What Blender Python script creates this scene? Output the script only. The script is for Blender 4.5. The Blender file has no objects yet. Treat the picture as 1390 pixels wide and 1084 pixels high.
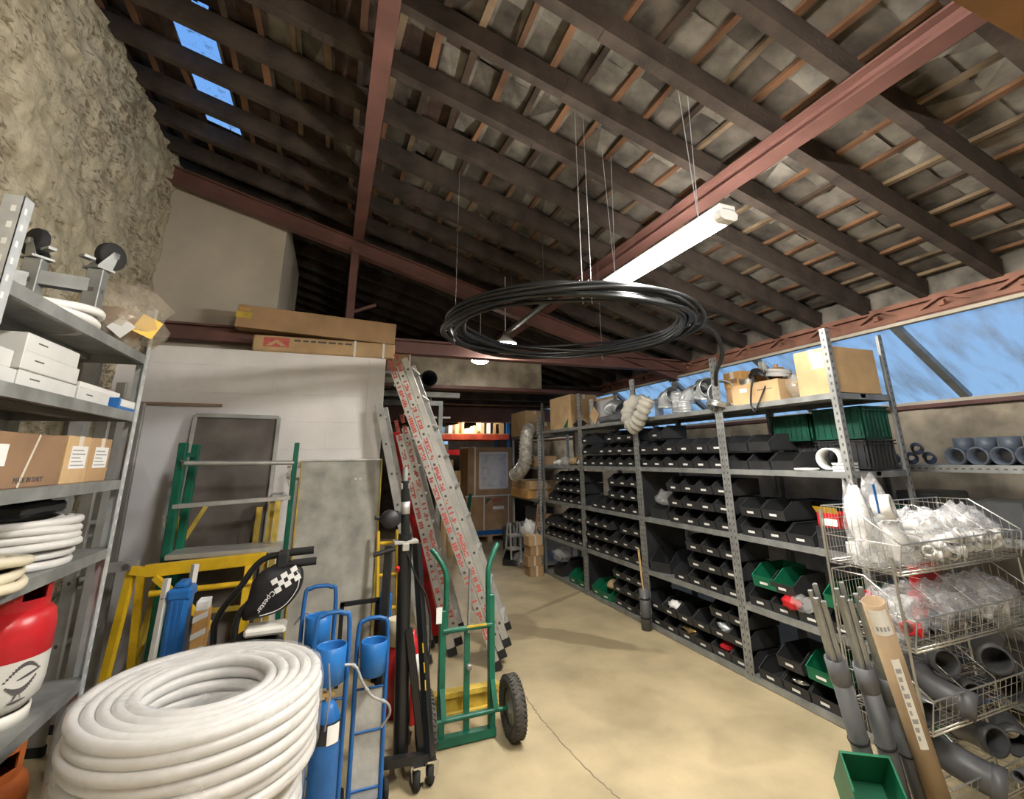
import bpy, bmesh, math, random
from mathutils import Vector, Matrix, noise
random.seed(7)
PI = math.pi
scene = bpy.context.scene
COL = scene.collection
V = Vector

# ------------------------------------------------------------------ materials
MATS = {}
def mat(name, col, rough=.6, metal=0., var=.12, scale=6., bump=0., bscale=40., col2=None, emit=0., spec=.4, detail=4., alpha=1., stretch=None):
    m = bpy.data.materials.new(name); m.use_nodes = True
    nt = m.node_tree; b = nt.nodes['Principled BSDF']
    tc = nt.nodes.new('ShaderNodeTexCoord')
    mp = nt.nodes.new('ShaderNodeMapping')
    if stretch: mp.inputs['Scale'].default_value = stretch
    nt.links.new(tc.outputs['Object'], mp.inputs['Vector'])
    n = nt.nodes.new('ShaderNodeTexNoise'); n.inputs['Scale'].default_value = scale; n.inputs['Detail'].default_value = detail
    nt.links.new(mp.outputs['Vector'], n.inputs['Vector'])
    r = nt.nodes.new('ShaderNodeValToRGB')
    c2 = col2 or tuple(max(0, c * (1 - 2.2 * var)) for c in col)
    c1 = tuple(min(1, c * (1 + .5 * var)) for c in col)
    r.color_ramp.elements[0].position = .32; r.color_ramp.elements[1].position = .66
    r.color_ramp.elements[0].color = (*c2, 1); r.color_ramp.elements[1].color = (*c1, 1)
    nt.links.new(n.outputs['Fac'], r.inputs['Fac'])
    nt.links.new(r.outputs['Color'], b.inputs['Base Color'])
    b.inputs['Roughness'].default_value = rough; b.inputs['Metallic'].default_value = metal
    b.inputs['Specular IOR Level'].default_value = spec
    b.inputs['Alpha'].default_value = alpha
    if bump:
        n2 = nt.nodes.new('ShaderNodeTexNoise'); n2.inputs['Scale'].default_value = bscale; n2.inputs['Detail'].default_value = 5
        nt.links.new(mp.outputs['Vector'], n2.inputs['Vector'])
        bp = nt.nodes.new('ShaderNodeBump'); bp.inputs['Strength'].default_value = bump; bp.inputs['Distance'].default_value = .02
        nt.links.new(n2.outputs['Fac'], bp.inputs['Height']); nt.links.new(bp.outputs['Normal'], b.inputs['Normal'])
    if emit:
        b.inputs['Emission Color'].default_value = (*col, 1); b.inputs['Emission Strength'].default_value = emit
    MATS[name] = m
    return m

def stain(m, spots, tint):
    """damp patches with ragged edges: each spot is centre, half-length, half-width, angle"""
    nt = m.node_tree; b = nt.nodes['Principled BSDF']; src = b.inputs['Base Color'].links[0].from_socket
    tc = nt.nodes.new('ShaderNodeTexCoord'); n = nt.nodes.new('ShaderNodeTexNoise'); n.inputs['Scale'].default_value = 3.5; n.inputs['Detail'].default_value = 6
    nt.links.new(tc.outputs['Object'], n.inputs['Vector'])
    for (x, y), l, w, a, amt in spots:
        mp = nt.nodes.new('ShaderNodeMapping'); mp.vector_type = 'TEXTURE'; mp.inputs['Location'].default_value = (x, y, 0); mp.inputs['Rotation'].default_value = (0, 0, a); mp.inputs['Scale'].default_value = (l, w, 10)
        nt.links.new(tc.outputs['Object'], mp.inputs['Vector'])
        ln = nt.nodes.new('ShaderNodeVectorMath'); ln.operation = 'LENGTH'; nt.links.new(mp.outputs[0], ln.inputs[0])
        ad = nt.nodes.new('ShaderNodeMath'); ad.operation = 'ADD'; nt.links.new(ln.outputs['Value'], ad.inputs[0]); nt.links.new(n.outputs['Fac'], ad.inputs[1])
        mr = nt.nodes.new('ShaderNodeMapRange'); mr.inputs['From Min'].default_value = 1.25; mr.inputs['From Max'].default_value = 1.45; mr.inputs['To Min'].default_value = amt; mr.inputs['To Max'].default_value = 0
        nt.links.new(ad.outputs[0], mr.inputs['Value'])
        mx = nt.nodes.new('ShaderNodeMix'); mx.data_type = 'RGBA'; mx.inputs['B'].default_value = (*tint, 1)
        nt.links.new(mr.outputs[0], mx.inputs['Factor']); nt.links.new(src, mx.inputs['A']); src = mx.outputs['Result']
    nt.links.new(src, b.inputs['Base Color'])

def glassy(name, tint, trans=.7, rough=.15, dirt=None, dscale=3., stretch=(1, 1, 1), lo=.45, hi=.7):
    """thin clear film or sheet: part see-through, part glossy, part milky"""
    m = bpy.data.materials.new(name); m.use_nodes = True
    nt = m.node_tree; nt.nodes.clear()
    out = nt.nodes.new('ShaderNodeOutputMaterial')
    tr = nt.nodes.new('ShaderNodeBsdfTransparent'); tr.inputs['Color'].default_value = (*tint, 1)
    b = nt.nodes.new('ShaderNodeBsdfPrincipled'); b.inputs['Base Color'].default_value = (*(dirt or tint), 1); b.inputs['Roughness'].default_value = rough
    mx = nt.nodes.new('ShaderNodeMixShader')
    tc = nt.nodes.new('ShaderNodeTexCoord'); mp = nt.nodes.new('ShaderNodeMapping'); mp.inputs['Scale'].default_value = stretch
    nt.links.new(tc.outputs['Object'], mp.inputs['Vector'])
    n = nt.nodes.new('ShaderNodeTexNoise'); n.inputs['Scale'].default_value = dscale; n.inputs['Detail'].default_value = 6
    nt.links.new(mp.outputs['Vector'], n.inputs['Vector'])
    mr = nt.nodes.new('ShaderNodeMapRange'); mr.inputs['From Min'].default_value = lo; mr.inputs['From Max'].default_value = hi
    mr.inputs['To Min'].default_value = 1 - trans; mr.inputs['To Max'].default_value = min(1, 1 - trans + .55)
    nt.links.new(n.outputs['Fac'], mr.inputs['Value'])
    nt.links.new(mr.outputs['Result'], mx.inputs['Fac'])
    nt.links.new(tr.outputs[0], mx.inputs[1]); nt.links.new(b.outputs[0], mx.inputs[2]); nt.links.new(mx.outputs[0], out.inputs[0])
    MATS[name] = m
    return m

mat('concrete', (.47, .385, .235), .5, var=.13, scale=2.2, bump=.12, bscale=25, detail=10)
mat('block_white', (.87, .845, .83), .75, var=.05, scale=2.5, bump=.12, bscale=9)
mat('rough_render', (.54, .49, .36), .95, var=.2, scale=7, bump=1., bscale=15, detail=8, col2=(.34, .295, .20), stretch=(1, 1.5, .9))
mat('plaster', (.60, .54, .44), .9, var=.10, scale=1.6, bump=.2, bscale=8)
mat('stone', (.55, .48, .37), .95, var=.2, scale=4.5, bump=.9, bscale=9)
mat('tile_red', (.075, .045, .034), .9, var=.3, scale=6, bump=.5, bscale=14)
mat('timber_dark', (.066, .049, .039), .9, var=.25, scale=5, bump=.3, bscale=30)
mat('batten_pale', (.20, .14, .085), .85, var=.3, scale=3)
mat('batten_dark', (.07, .045, .03), .9, var=.3, scale=3)
mat('batten', (.20, .10, .05), .85, var=.3, scale=2)
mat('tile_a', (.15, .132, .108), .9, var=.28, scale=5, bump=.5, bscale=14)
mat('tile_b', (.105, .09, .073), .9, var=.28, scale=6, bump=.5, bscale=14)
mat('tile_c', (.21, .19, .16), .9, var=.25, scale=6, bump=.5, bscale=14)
mat('red_steel', (.175, .082, .068), .55, var=.15, scale=3)
mat('red_rust', (.34, .16, .11), .7, var=.2, scale=4)
mat('galv', (.62, .65, .67), .36, metal=.4, var=.12, scale=9)
mat('galv_dull', (.34, .35, .34), .5, metal=.55, var=.15, scale=7)
mat('alu', (.66, .66, .64), .4, metal=.7, var=.08, scale=8)
mat('alu_dull', (.45, .45, .43), .55, metal=.5, var=.12, scale=6)
mat('chrome', (.75, .75, .73), .2, metal=1., var=.03)
mat('wire', (.62, .61, .57), .3, metal=.9, var=.05)
mat('black_plastic', (.022, .023, .025), .45, var=.1, scale=8)
mat('bin_black', (.030, .031, .033), .42, var=.15, scale=7)
mat('rubber', (.02, .02, .02), .8, var=.1)
mat('tyre', (.075, .07, .06), .85, var=.2, scale=30)
mat('white_card', (.80, .80, .78), .6, var=.03)
mat('paper', (.78, .77, .74), .7, var=.03)
mat('print_dark', (.10, .09, .09), .7, var=.05)
mat('print_red', (.60, .13, .11), .6, var=.1, scale=30)
mat('print_grey', (.35, .35, .36), .7, var=.05)
mat('cardboard', (.43, .27, .14), .8, var=.10, scale=5)
mat('cardboard_light', (.56, .38, .20), .8, var=.10, scale=5)
mat('cardboard_dark', (.29, .175, .10), .8, var=.10, scale=5)
mat('orange_carton', (.62, .35, .12), .7, var=.08)
mat('white_carton', (.66, .66, .64), .65, var=.04)
mat('tape', (.70, .62, .50), .3, var=.05)
mat('yellow', (.78, .50, .02), .4, var=.10, scale=8)
mat('yellow_worn', (.62, .44, .06), .5, var=.2, scale=8)
mat('green_steel', (.008, .125, .075), .4, var=.15, scale=8)
mat('crate_green', (.004, .06, .038), .5, var=.2)
mat('green_plastic', (.008, .14, .065), .4, var=.12, scale=6)
mat('blue_steel', (.018, .12, .36), .35, var=.12, scale=8)
mat('blue_plastic', (.02, .15, .45), .35, var=.1)
mat('red_paint', (.55, .02, .025), .3, var=.15, scale=7)
mat('white_paint', (.74, .72, .66), .35, var=.08, scale=7)
mat('rack_red', (.50, .07, .03), .5, var=.2)
mat('orange_paint', (.50, .13, .03), .5, var=.25, scale=5)
mat('duct_beige', (.50, .48, .42), .55, var=.1)
mat('conduit', (.64, .625, .605), .35, var=.04, scale=20)
mat('conduit_cream', (.62, .56, .42), .45, var=.08, scale=10)
mat('tube_card', (.27, .19, .11), .8, var=.1, scale=6)
mat('pvc_grey', (.105, .107, .112), .42, var=.08, scale=9)
mat('pvc_dark', (.075, .08, .085), .5, var=.12, scale=9)
mat('pvc_blue', (.10, .12, .155), .45, var=.08, scale=9)
mat('pvc_white', (.78, .77, .74), .3, var=.04)
mat('pe_black', (.016, .017, .018), .3, var=.1)
mat('ply_grey', (.52, .51, .46), .75, var=.2, scale=4.5, bump=.1, detail=8)
mat('ply_dark', (.16, .14, .125), .7, var=.25, scale=3, detail=8)
mat('sheet_grey', (.78, .78, .81), .7, var=.04, scale=2)
mat('pine', (.62, .42, .20), .7, var=.2, scale=2.5, stretch=(6, 6, .6))
mat('pallet_wood', (.47, .32, .18), .85, var=.2, scale=4)
mat('brown_strip', (.36, .25, .17), .7, var=.12)
mat('bag_black', (.016, .016, .018), .5, var=.1)
mat('bag_grey', (.14, .14, .15), .7, var=.2)
mat('foil', (.70, .68, .62), .35, metal=.25, var=.25, scale=18)
mat('cloth_blue', (.20, .22, .28), .8, var=.3, scale=9)
mat('brass', (.55, .38, .16), .35, metal=.8, var=.1)
mat('shade_brown', (.30, .155, .06), .6, var=.1)
mat('cable', (.40, .40, .39), .5, var=.1)
mat('parcel', (.42, .30, .16), .6, var=.1)
mat('floor_seam', (.24, .20, .14), .9, var=.2)
mat('lamp_glow', (1., .955, .88), .5, emit=275., var=0)
mat('lamp_far_added', (1., .955, .88), .5, emit=120., var=0)
mat('lamp_fill', (1., .955, .88), .5, emit=260., var=0)
mat('bulb_glow', (1., .95, .86), .5, emit=75., var=0)
mat('lamp_house', (.75, .75, .73), .4, var=.02)
glassy('film', (.97, .97, .97), .84, .10, (.88, .88, .87), 9., lo=.5, hi=1.05)
glassy('film_clear', (.97, .97, .97), .80, .12, (.85, .85, .86), 24., lo=.5, hi=.9)
glassy('film_brown', (.97, .93, .86), .74, .12, (.62, .56, .46), 12., lo=.5, hi=.95)
glassy('sheet_blue', (.88, .94, 1.), .86, .4, (.42, .44, .46), 3.2, (.45, 2.2, 1), lo=.46, hi=.95)
glassy('skylight_glass', (.93, .97, 1.), .94, .3, (.12, .13, .15), 18., (1, 1, 1), lo=.58, hi=.8)
glassy('window_glass', (.9, .97, 1.), .9, .2, (.3, .35, .4), 3.)

# ------------------------------------------------------------------ mesh builder
def basis_z(d):
    d = V(d).normalized(); up = V((0, 0, 1)) if abs(d.z) < .95 else V((0, 1, 0))
    x = up.cross(d).normalized(); y = d.cross(x)
    return x, y, d

class MB:
    def __init__(s): s.v = []; s.f = []; s.m = []; s.sm = []
    def add(s, vs, fs, mi=0, smooth=False):
        o = len(s.v); s.v += [V(p) for p in vs]
        for f in fs: s.f.append([i + o for i in f]); s.m.append(mi); s.sm.append(smooth)
        return s
    def merge(s, other, M=None, mi=None):
        vs = [(M @ p) if M else p for p in other.v]; o = len(s.v); s.v += vs
        for f, m_, k in zip(other.f, other.m, other.sm): s.f.append([i + o for i in f]); s.m.append(m_ if mi is None else mi); s.sm.append(k)
        return s
    def box(s, c, size, R=None, bev=0., mi=0):
        c = V(c); a, b, h = [q / 2 for q in size]; R = R or Matrix.Identity(3)
        if bev <= 0:
            vs = [(x, y, z) for x in (-a, a) for y in (-b, b) for z in (-h, h)]
            fs = [(0, 1, 3, 2), (4, 6, 7, 5), (0, 4, 5, 1), (2, 3, 7, 6), (0, 2, 6, 4), (1, 5, 7, 3)]
        else:
            bev = min(bev, a * .9, b * .9, h * .9); vs = []; idx = {}
            for sx in (-1, 1):
                for sy in (-1, 1):
                    for sz in (-1, 1):
                        for ax in range(3):
                            p = [sx * (a - bev), sy * (b - bev), sz * (h - bev)]; p[ax] = (sx * a, sy * b, sz * h)[ax]
                            idx[sx, sy, sz, ax] = len(vs); vs.append(p)
            fs = []
            S = (-1, 1)
            for k in S:
                fs += [tuple(idx[k, y, z, 0] for y, z in ((-1, -1), (1, -1), (1, 1), (-1, 1))), tuple(idx[x, k, z, 1] for x, z in ((-1, -1), (1, -1), (1, 1), (-1, 1))), tuple(idx[x, y, k, 2] for x, y in ((-1, -1), (1, -1), (1, 1), (-1, 1)))]
                for l in S:
                    fs += [(idx[k, l, -1, 0], idx[k, l, 1, 0], idx[k, l, 1, 1], idx[k, l, -1, 1]), (idx[k, -1, l, 0], idx[k, 1, l, 0], idx[k, 1, l, 2], idx[k, -1, l, 2]), (idx[-1, k, l, 1], idx[1, k, l, 1], idx[1, k, l, 2], idx[-1, k, l, 2])]
                    for q in S: fs.append((idx[k, l, q, 0], idx[k, l, q, 1], idx[k, l, q, 2]))
        return s.add([c + R @ V(p) for p in vs], fs, mi)
    def b2(s, lo, hi, bev=0., mi=0):
        lo = V(lo); hi = V(hi); d = hi - lo
        return s.box((lo + hi) / 2, [abs(q) for q in d], None, bev, mi)
    def bar(s, p, q, w, h, up=(0, 0, 1), bev=0., mi=0):
        p = V(p); q = V(q); d = (q - p); L = d.length; d.normalize(); up = V(up)
        x = d.cross(up)
        if x.length < 1e-4: x = d.cross(V((0, 1, 0)))
        x.normalize(); y = x.cross(d)
        return s.box((p + q) / 2, (w, L, h), Matrix((x, d, y)).transposed(), bev, mi)
    def tube(s, pts, r, n=8, closed=False, caps=True, mi=0, smooth=True):
        pts = [V(p) for p in pts]; k = len(pts); rs = r if isinstance(r, (list, tuple)) else [r] * k
        T = []
        for i in range(k):
            a = pts[(i - 1) % k] if (closed or i > 0) else pts[i]; b = pts[(i + 1) % k] if (closed or i < k - 1) else pts[i]
            T.append((b - a).normalized())
        x, y, _ = basis_z(T[0]); vs = []
        for i in range(k):
            x = (x - T[i] * x.dot(T[i])).normalized(); y = T[i].cross(x)
            vs += [pts[i] + (x * math.cos(2 * PI * j / n) + y * math.sin(2 * PI * j / n)) * rs[i] for j in range(n)]
        fs = []
        for i in range(k if closed else k - 1):
            A = i * n; B = ((i + 1) % k) * n
            fs += [(A + j, A + (j + 1) % n, B + (j + 1) % n, B + j) for j in range(n)]
        s.add(vs, fs, mi, smooth)
        if caps and not closed:
            s.add(vs[:n], [tuple(range(n))[::-1]], mi); s.add(vs[-n:], [tuple(range(n))], mi)
        return s
    def cyl(s, p, q, r, r2=None, n=16, mi=0, caps=True):
        return s.tube([p, q], [r, r if r2 is None else r2], n, caps=caps, mi=mi)
    def lathe(s, prof, p=(0, 0, 0), d=(0, 0, 1), n=24, mi=0, smooth=True, closed=False):
        x, y, z = basis_z(d); p = V(p); vs = []; k = len(prof)
        for r, h in prof: vs += [p + z * h + (x * math.cos(2 * PI * j / n) + y * math.sin(2 * PI * j / n)) * max(r, 1e-5) for j in range(n)]
        fs = []
        for i in range(k if closed else k - 1):
            A = i * n; B = ((i + 1) % k) * n
            fs += [(A + j, A + (j + 1) % n, B + (j + 1) % n, B + j) for j in range(n)]
        return s.add(vs, fs, mi, smooth)
    def pipe(s, p, q, ro, ri, n=20, mi=0):
        p = V(p); q = V(q); L = (q - p).length
        return s.lathe([(ri, 0), (ro, 0), (ro, L), (ri, L)], p, q - p, n, mi, True, True)
    def bend(s, pts, ro, ri, n=18, mi=0):
        """hollow tube along a path, both ends open"""
        pts = [V(p) for p in pts]
        s.tube(pts, ro, n, caps=False, mi=mi); s.tube(pts, ri, n, caps=False, mi=mi)
        for e, o in ((0, 1), (-1, -2)):
            d = pts[e] - pts[o]; L = d.length
            s.lathe([(ri, 0), (ro, 0)], pts[e], d, n, mi)
        return s
    def prism(s, poly, ext, mi=0):
        """poly: list of 3-D points in a plane, ext: extrusion vector"""
        k = len(poly); e = V(ext); vs = [V(p) for p in poly] + [V(p) + e for p in poly]
        fs = [tuple(range(k))[::-1], tuple(range(k, 2 * k))] + [(i, (i + 1) % k, k + (i + 1) % k, k + i) for i in range(k)]
        return s.add(vs, fs, mi)
    def quad(s, a, b, c, d, mi=0): return s.add([a, b, c, d], [(0, 1, 2, 3)], mi)
    def blob(s, c, size, amp=.25, freq=2.5, n=16, m=10, mi=0, seed=0, flat=None):
        c = V(c); vs = []; off = V((seed * 3.7, seed * 1.3, seed * 7.1))
        for i in range(m + 1):
            t = PI * i / m
            for j in range(n):
                a = 2 * PI * j / n; d = V((math.sin(t) * math.cos(a), math.sin(t) * math.sin(a), math.cos(t)))
                k = 1 + amp * noise.noise(d * freq + off) + amp * .6 * noise.noise(d * freq * 2.7 + off)
                p = V((d.x * size[0] * k, d.y * size[1] * k, d.z * size[2] * k))
                if flat is not None: p.z = max(p.z, flat)
                vs.append(c + p)
        fs = [(i * n + j, i * n + (j + 1) % n, (i + 1) * n + (j + 1) % n, (i + 1) * n + j) for i in range(m) for j in range(n)]
        return s.add(vs, fs, mi, True)
    def build(s, name, mats, parent=None, origin=None):
        if isinstance(mats, str): mats = [mats]
        if parent is not None: o = ORG[parent]
        elif origin is not None: o = V(origin)
        else:
            xs = [p.x for p in s.v]; ys = [p.y for p in s.v]; zs = [p.z for p in s.v]
            o = V(((min(xs) + max(xs)) / 2, (min(ys) + max(ys)) / 2, min(zs)))
        me = bpy.data.meshes.new(name)
        me.from_pydata([p - o for p in s.v], [], s.f)
        for q in mats: me.materials.append(MATS[q])
        me.polygons.foreach_set('material_index', s.m); me.polygons.foreach_set('use_smooth', s.sm)
        bm = bmesh.new(); bm.from_mesh(me); bmesh.ops.recalc_face_normals(bm, faces=bm.faces[:]); bm.to_mesh(me); bm.free()
        me.update()
        ob = bpy.data.objects.new(name, me); COL.objects.link(ob)
        if parent is not None: ob.parent = parent
        else: ob.location = o
        ORG[ob] = o
        return ob
ORG = {}

def thing(name, label, cat, loc, group=None):
    o = bpy.data.objects.new(name, None); COL.objects.link(o); o.location = loc; o.empty_display_size = .1
    ORG[o] = V(loc); return tag(o, label, cat, group)
def tag(o, label, cat, group=None):
    o['label'] = label; o['category'] = cat
    if group: o['group'] = group
    return o
def struct(o):
    o['kind'] = 'structure'; return o
def lab(o, label):
    o['label'] = label; return o
def dup(root, loc, label, rotz=0., group=None, scale=None):
    r = root.copy(); COL.objects.link(r); r.location = loc; r.rotation_euler = (0, 0, rotz); r['label'] = label
    if scale: r.scale = scale
    if group: r['group'] = group
    for ch in root.children:
        c = ch.copy(); COL.objects.link(c); c.parent = r
        for g in ch.children:
            d = g.copy(); COL.objects.link(d); d.parent = c
    return r
def rotz(a): return Matrix.Rotation(a, 3, 'Z')
def bez(p, n=8):
    """smooth path through points (Catmull-Rom)"""
    p = [V(q) for q in p]; out = []
    for i in range(len(p) - 1):
        a = p[max(i - 1, 0)]; b = p[i]; c = p[i + 1]; d = p[min(i + 2, len(p) - 1)]
        for k in range(n):
            t = k / n
            out.append(.5 * ((2 * b) + (c - a) * t + (2 * a - 5 * b + 4 * c - d) * t * t + (3 * b - a - 3 * c + d) * t ** 3))
    out.append(p[-1]); return out
def letters(txt, size, origin, right, up, depth=.0006):
    """lettering as a mesh standing proud of a surface"""
    cu = bpy.data.curves.new('lettering', 'FONT'); cu.body = txt; cu.size = size; cu.extrude = depth
    ob = bpy.data.objects.new('lettering', cu); COL.objects.link(ob)
    dg = bpy.context.evaluated_depsgraph_get(); me = ob.evaluated_get(dg).to_mesh()
    r = V(right).normalized(); u = V(up).normalized(); nn = r.cross(u); o = V(origin)
    m = MB().add([o + r * p.co.x + u * p.co.y + nn * (p.co.z + depth) for p in me.vertices], [list(f.vertices) for f in me.polygons])
    bpy.data.objects.remove(ob); bpy.data.curves.remove(cu)
    return m

# ------------------------------------------------------------------ camera
F = 633.5; CX, CY = 708.6, 450.75; YAW, PIT, ROLL = map(math.radians, (21.97, 14.976, -.814))
fw = V((math.sin(YAW) * math.cos(PIT), math.cos(YAW) * math.cos(PIT), math.sin(PIT)))
ri = V((math.cos(YAW), -math.sin(YAW), 0)); up = ri.cross(fw)
c, s_ = math.cos(ROLL), math.sin(ROLL); ri, up = c * ri + s_ * up, -s_ * ri + c * up
cd = bpy.data.cameras.new('camera'); cam = bpy.data.objects.new('camera', cd); COL.objects.link(cam)
cam.matrix_world = Matrix(((ri.x, up.x, -fw.x, 0), (ri.y, up.y, -fw.y, 0), (ri.z, up.z, -fw.z, 1.65), (0, 0, 0, 1)))
cd.sensor_fit = 'HORIZONTAL'; cd.sensor_width = 36; cd.lens = F / 1390 * 36
cd.shift_x = -(CX - 695) / 1390; cd.shift_y = -(542 - CY) / 1390; cd.clip_start = .02; cd.clip_end = 200
scene.camera = cam

# ------------------------------------------------------------------ setting
def roof_z(x): return 2.89 + .285 * (4.5 - x)       # underside of the rafters
YN, YF = -3.2, 13.2                                  # ends of the shed
# floor, with a filled crack line
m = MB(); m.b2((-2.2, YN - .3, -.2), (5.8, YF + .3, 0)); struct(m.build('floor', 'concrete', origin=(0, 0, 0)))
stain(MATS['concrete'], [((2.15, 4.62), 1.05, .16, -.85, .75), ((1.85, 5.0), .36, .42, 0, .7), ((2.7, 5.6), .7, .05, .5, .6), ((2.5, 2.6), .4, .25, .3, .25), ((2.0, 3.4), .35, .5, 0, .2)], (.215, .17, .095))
m = MB(); pts = bez([(1.49, 3.95, 0), (1.44, 3.55, 0), (1.43, 3.2, 0), (1.45, 2.72, 0), (1.49, 2.4, 0), (1.5, 1.9, 0)], 14); pts = [p + V((random.uniform(-.006, .006), 0, 0)) for p in pts]
for a, b in zip(pts, pts[1:]): m.bar(a + V((0, 0, .0005)), b + V((0, 0, .0005)), .007, .0015)
struct(m.build('trim_1', 'floor_seam'))
# left wall of thrown render, bulging
m = MB(); ny, nz = 260, 130; vs = []
for i in range(ny + 1):
    for j in range(nz + 1):
        y = YN + (8.2 - YN) * i / ny; z = 4.72 * j / nz
        p = V((0, y * 1.1, z * 1.1)); d = .09 * noise.noise(p * .8) + .04 * noise.noise(p * 3.1) + .03 * noise.noise(V((p.x, p.y * 5, p.z * 9))) - .03 * max(0, abs(noise.noise(V((3, p.y * 9, p.z * 15)))) - .12) + .012 * noise.noise(p * 21)
        vs.append((-1.72 + d, y, z))
m.add(vs, [(i * (nz + 1) + j, i * (nz + 1) + j + 1, (i + 1) * (nz + 1) + j + 1, (i + 1) * (nz + 1) + j) for i in range(ny) for j in range(nz)], 0, True)
m.b2((-2.2, YN, 0), (-1.9, YF, 4.72)); struct(m.build('wall_left', 'rough_render', origin=(0, 0, 0)))
def flecks(m, tint, scale, lo, hi, stretch, dist=1.2, big=1.1):
    """dirt lying in the pits of a rough crust"""
    nt = m.node_tree; b = nt.nodes['Principled BSDF']; src = b.inputs['Base Color'].links[0].from_socket
    tc = nt.nodes.new('ShaderNodeTexCoord'); mp = nt.nodes.new('ShaderNodeMapping'); mp.inputs['Scale'].default_value = stretch; mp.inputs['Rotation'].default_value = (.6, 0, 0)
    nt.links.new(tc.outputs['Object'], mp.inputs['Vector'])
    n = nt.nodes.new('ShaderNodeTexNoise'); n.inputs['Scale'].default_value = scale; n.inputs['Detail'].default_value = 4; n.inputs['Distortion'].default_value = dist; nt.links.new(mp.outputs[0], n.inputs['Vector'])
    n2 = nt.nodes.new('ShaderNodeTexNoise'); n2.inputs['Scale'].default_value = big; n2.inputs['Detail'].default_value = 3; nt.links.new(tc.outputs['Object'], n2.inputs['Vector'])
    ad = nt.nodes.new('ShaderNodeMath'); ad.operation = 'MULTIPLY_ADD'; ad.inputs[1].default_value = .55; nt.links.new(n2.outputs['Fac'], ad.inputs[0]); nt.links.new(n.outputs['Fac'], ad.inputs[2])
    mr = nt.nodes.new('ShaderNodeMapRange'); mr.inputs['From Min'].default_value = lo; mr.inputs['From Max'].default_value = hi; mr.inputs['To Max'].default_value = .9; nt.links.new(ad.outputs[0], mr.inputs['Value'])
    mx = nt.nodes.new('ShaderNodeMix'); mx.data_type = 'RGBA'; mx.inputs['B'].default_value = (*tint, 1); nt.links.new(mr.outputs[0], mx.inputs['Factor']); nt.links.new(src, mx.inputs['A']); nt.links.new(mx.outputs['Result'], b.inputs['Base Color'])
flecks(MATS['rough_render'], (.17, .13, .08), 12, .78, .93, (1, 1, 2.6))
# stone outer wall on the right, its lean-to glazing above
m = MB(); ny, nz = 90, 26; vs = []
for i in range(ny + 1):
    for j in range(nz + 1):
        y = YN + (YF - YN) * i / ny; z = 2.1 * j / nz
        p = V((9, y, z)); d = .05 * noise.noise(p * 2.2) + .035 * noise.noise(p * 5) + .02 * noise.noise(p * 11)
        vs.append((5.36 + d, y, z))
m.add(vs, [(i * (nz + 1) + j, i * (nz + 1) + j + 1, (i + 1) * (nz + 1) + j + 1, (i + 1) * (nz + 1) + j) for i in range(ny) for j in range(nz)], 0, True)
m.b2((5.42, YN, 0), (5.75, YF, 2.1)); struct(m.build('wall_right', 'stone'))
m = MB(); m.b2((-2.2, YN - .3, 0), (5.8, YN, 5)); struct(m.build('wall_front', 'plaster'))
GX0, GZ0, GX1, GZ1 = 4.5, 2.715, 5.36, 2.125          # the sloping glazed strip
def gl(x): return GZ0 + (GZ1 - GZ0) * (x - GX0) / (GX1 - GX0)
ys = [YN, -1.9, -.6, .95, 2.45, 3.95, 5.45, 6.95, 8.45, 9.95]
for k, (a, b) in enumerate(zip(ys, ys[1:])):
    m = MB(); m.prism([(GX0, a + .03, GZ0 + .03), (GX1 + .03, a + .03, GZ1), (GX1 + .03, a + .03, GZ1 + .008), (GX0, a + .03, GZ0 + .038)], (0, b - a - .06, 0))
    struct(m.build('window_%d' % (k + 1), 'sheet_blue'))
for k, y in enumerate(ys[1:]):
    m = MB(); m.bar((GX0, y, GZ0 + .015), (GX1, y, GZ1 + .0), .07, .05); struct(m.build('trim_%d' % (10 + k), 'galv_dull'))
m = MB(); m.b2((4.46, YN, 2.70), (4.52, YF, 2.728)); m.b2((5.30, YN, 2.09), (5.42, YF, 2.12)); m2 = m.build('trim_20', 'plaster'); struct(m2)
m = MB(); m.b2((5.29, YN, 2.055), (5.44, YF, 2.09)); struct(m.build('trim_21', 'red_steel'))
m = MB(); m.prism([(4.52, YF - .01, 0), (5.8, YF - .01, 0), (5.8, YF - .01, 2.1), (4.52, YF - .01, 2.72)], (0, .1, 0)); m.prism([(4.5, 10., 2.7), (5.8, 10., 2.0), (5.8, 10., 2.1), (4.5, 10., 2.78)], (0, 3.3, 0)); struct(m.build('trim_22', 'timber_dark'))
# eave lattice girder
m = MB()
m.b2((4.50, YN, 2.74), (4.53, 9.9, 2.79)); m.b2((4.50, YN, 2.86), (4.53, 9.9, 2.90)); m.b2((4.56, YN, 2.72), (4.58, YF, 2.91)); m.b2((4.56, YN, 2.91), (4.58, YF, 3.18), mi=1)
y = YN
while y < 9.6:
    m.bar((4.51, y, 2.77), (4.51, y + .26, 2.88), .014, .022); m.bar((4.51, y + .26, 2.88), (4.51, y + .5, 2.77), .014, .022)
    m.b2((4.47, y + .24, 2.785), (4.51, y + .28, 2.83)); y += .5
struct(m.build('trim_23', ['red_rust', 'tile_c']))
# rafters
k = 30; RY = [3.125 + .475 * i for i in range(-13, 15)]
for y in RY:
    m = MB(); sag = random.uniform(-.012, .006)
    xs = [-1.9, -.3, 1.2, 2.9, 4.52]
    for a, b in zip(xs, xs[1:]):
        da, db = (random.uniform(-.012, .012) for _ in range(2))
        m.bar((a - .01, y, roof_z(a) + .075 + sag), (b + .01, y, roof_z(b) + .075 + sag), .066 + random.uniform(-.006, .012), .15)
    struct(m.build('trim_%d' % k, 'timber_dark')); k += 1
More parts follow.
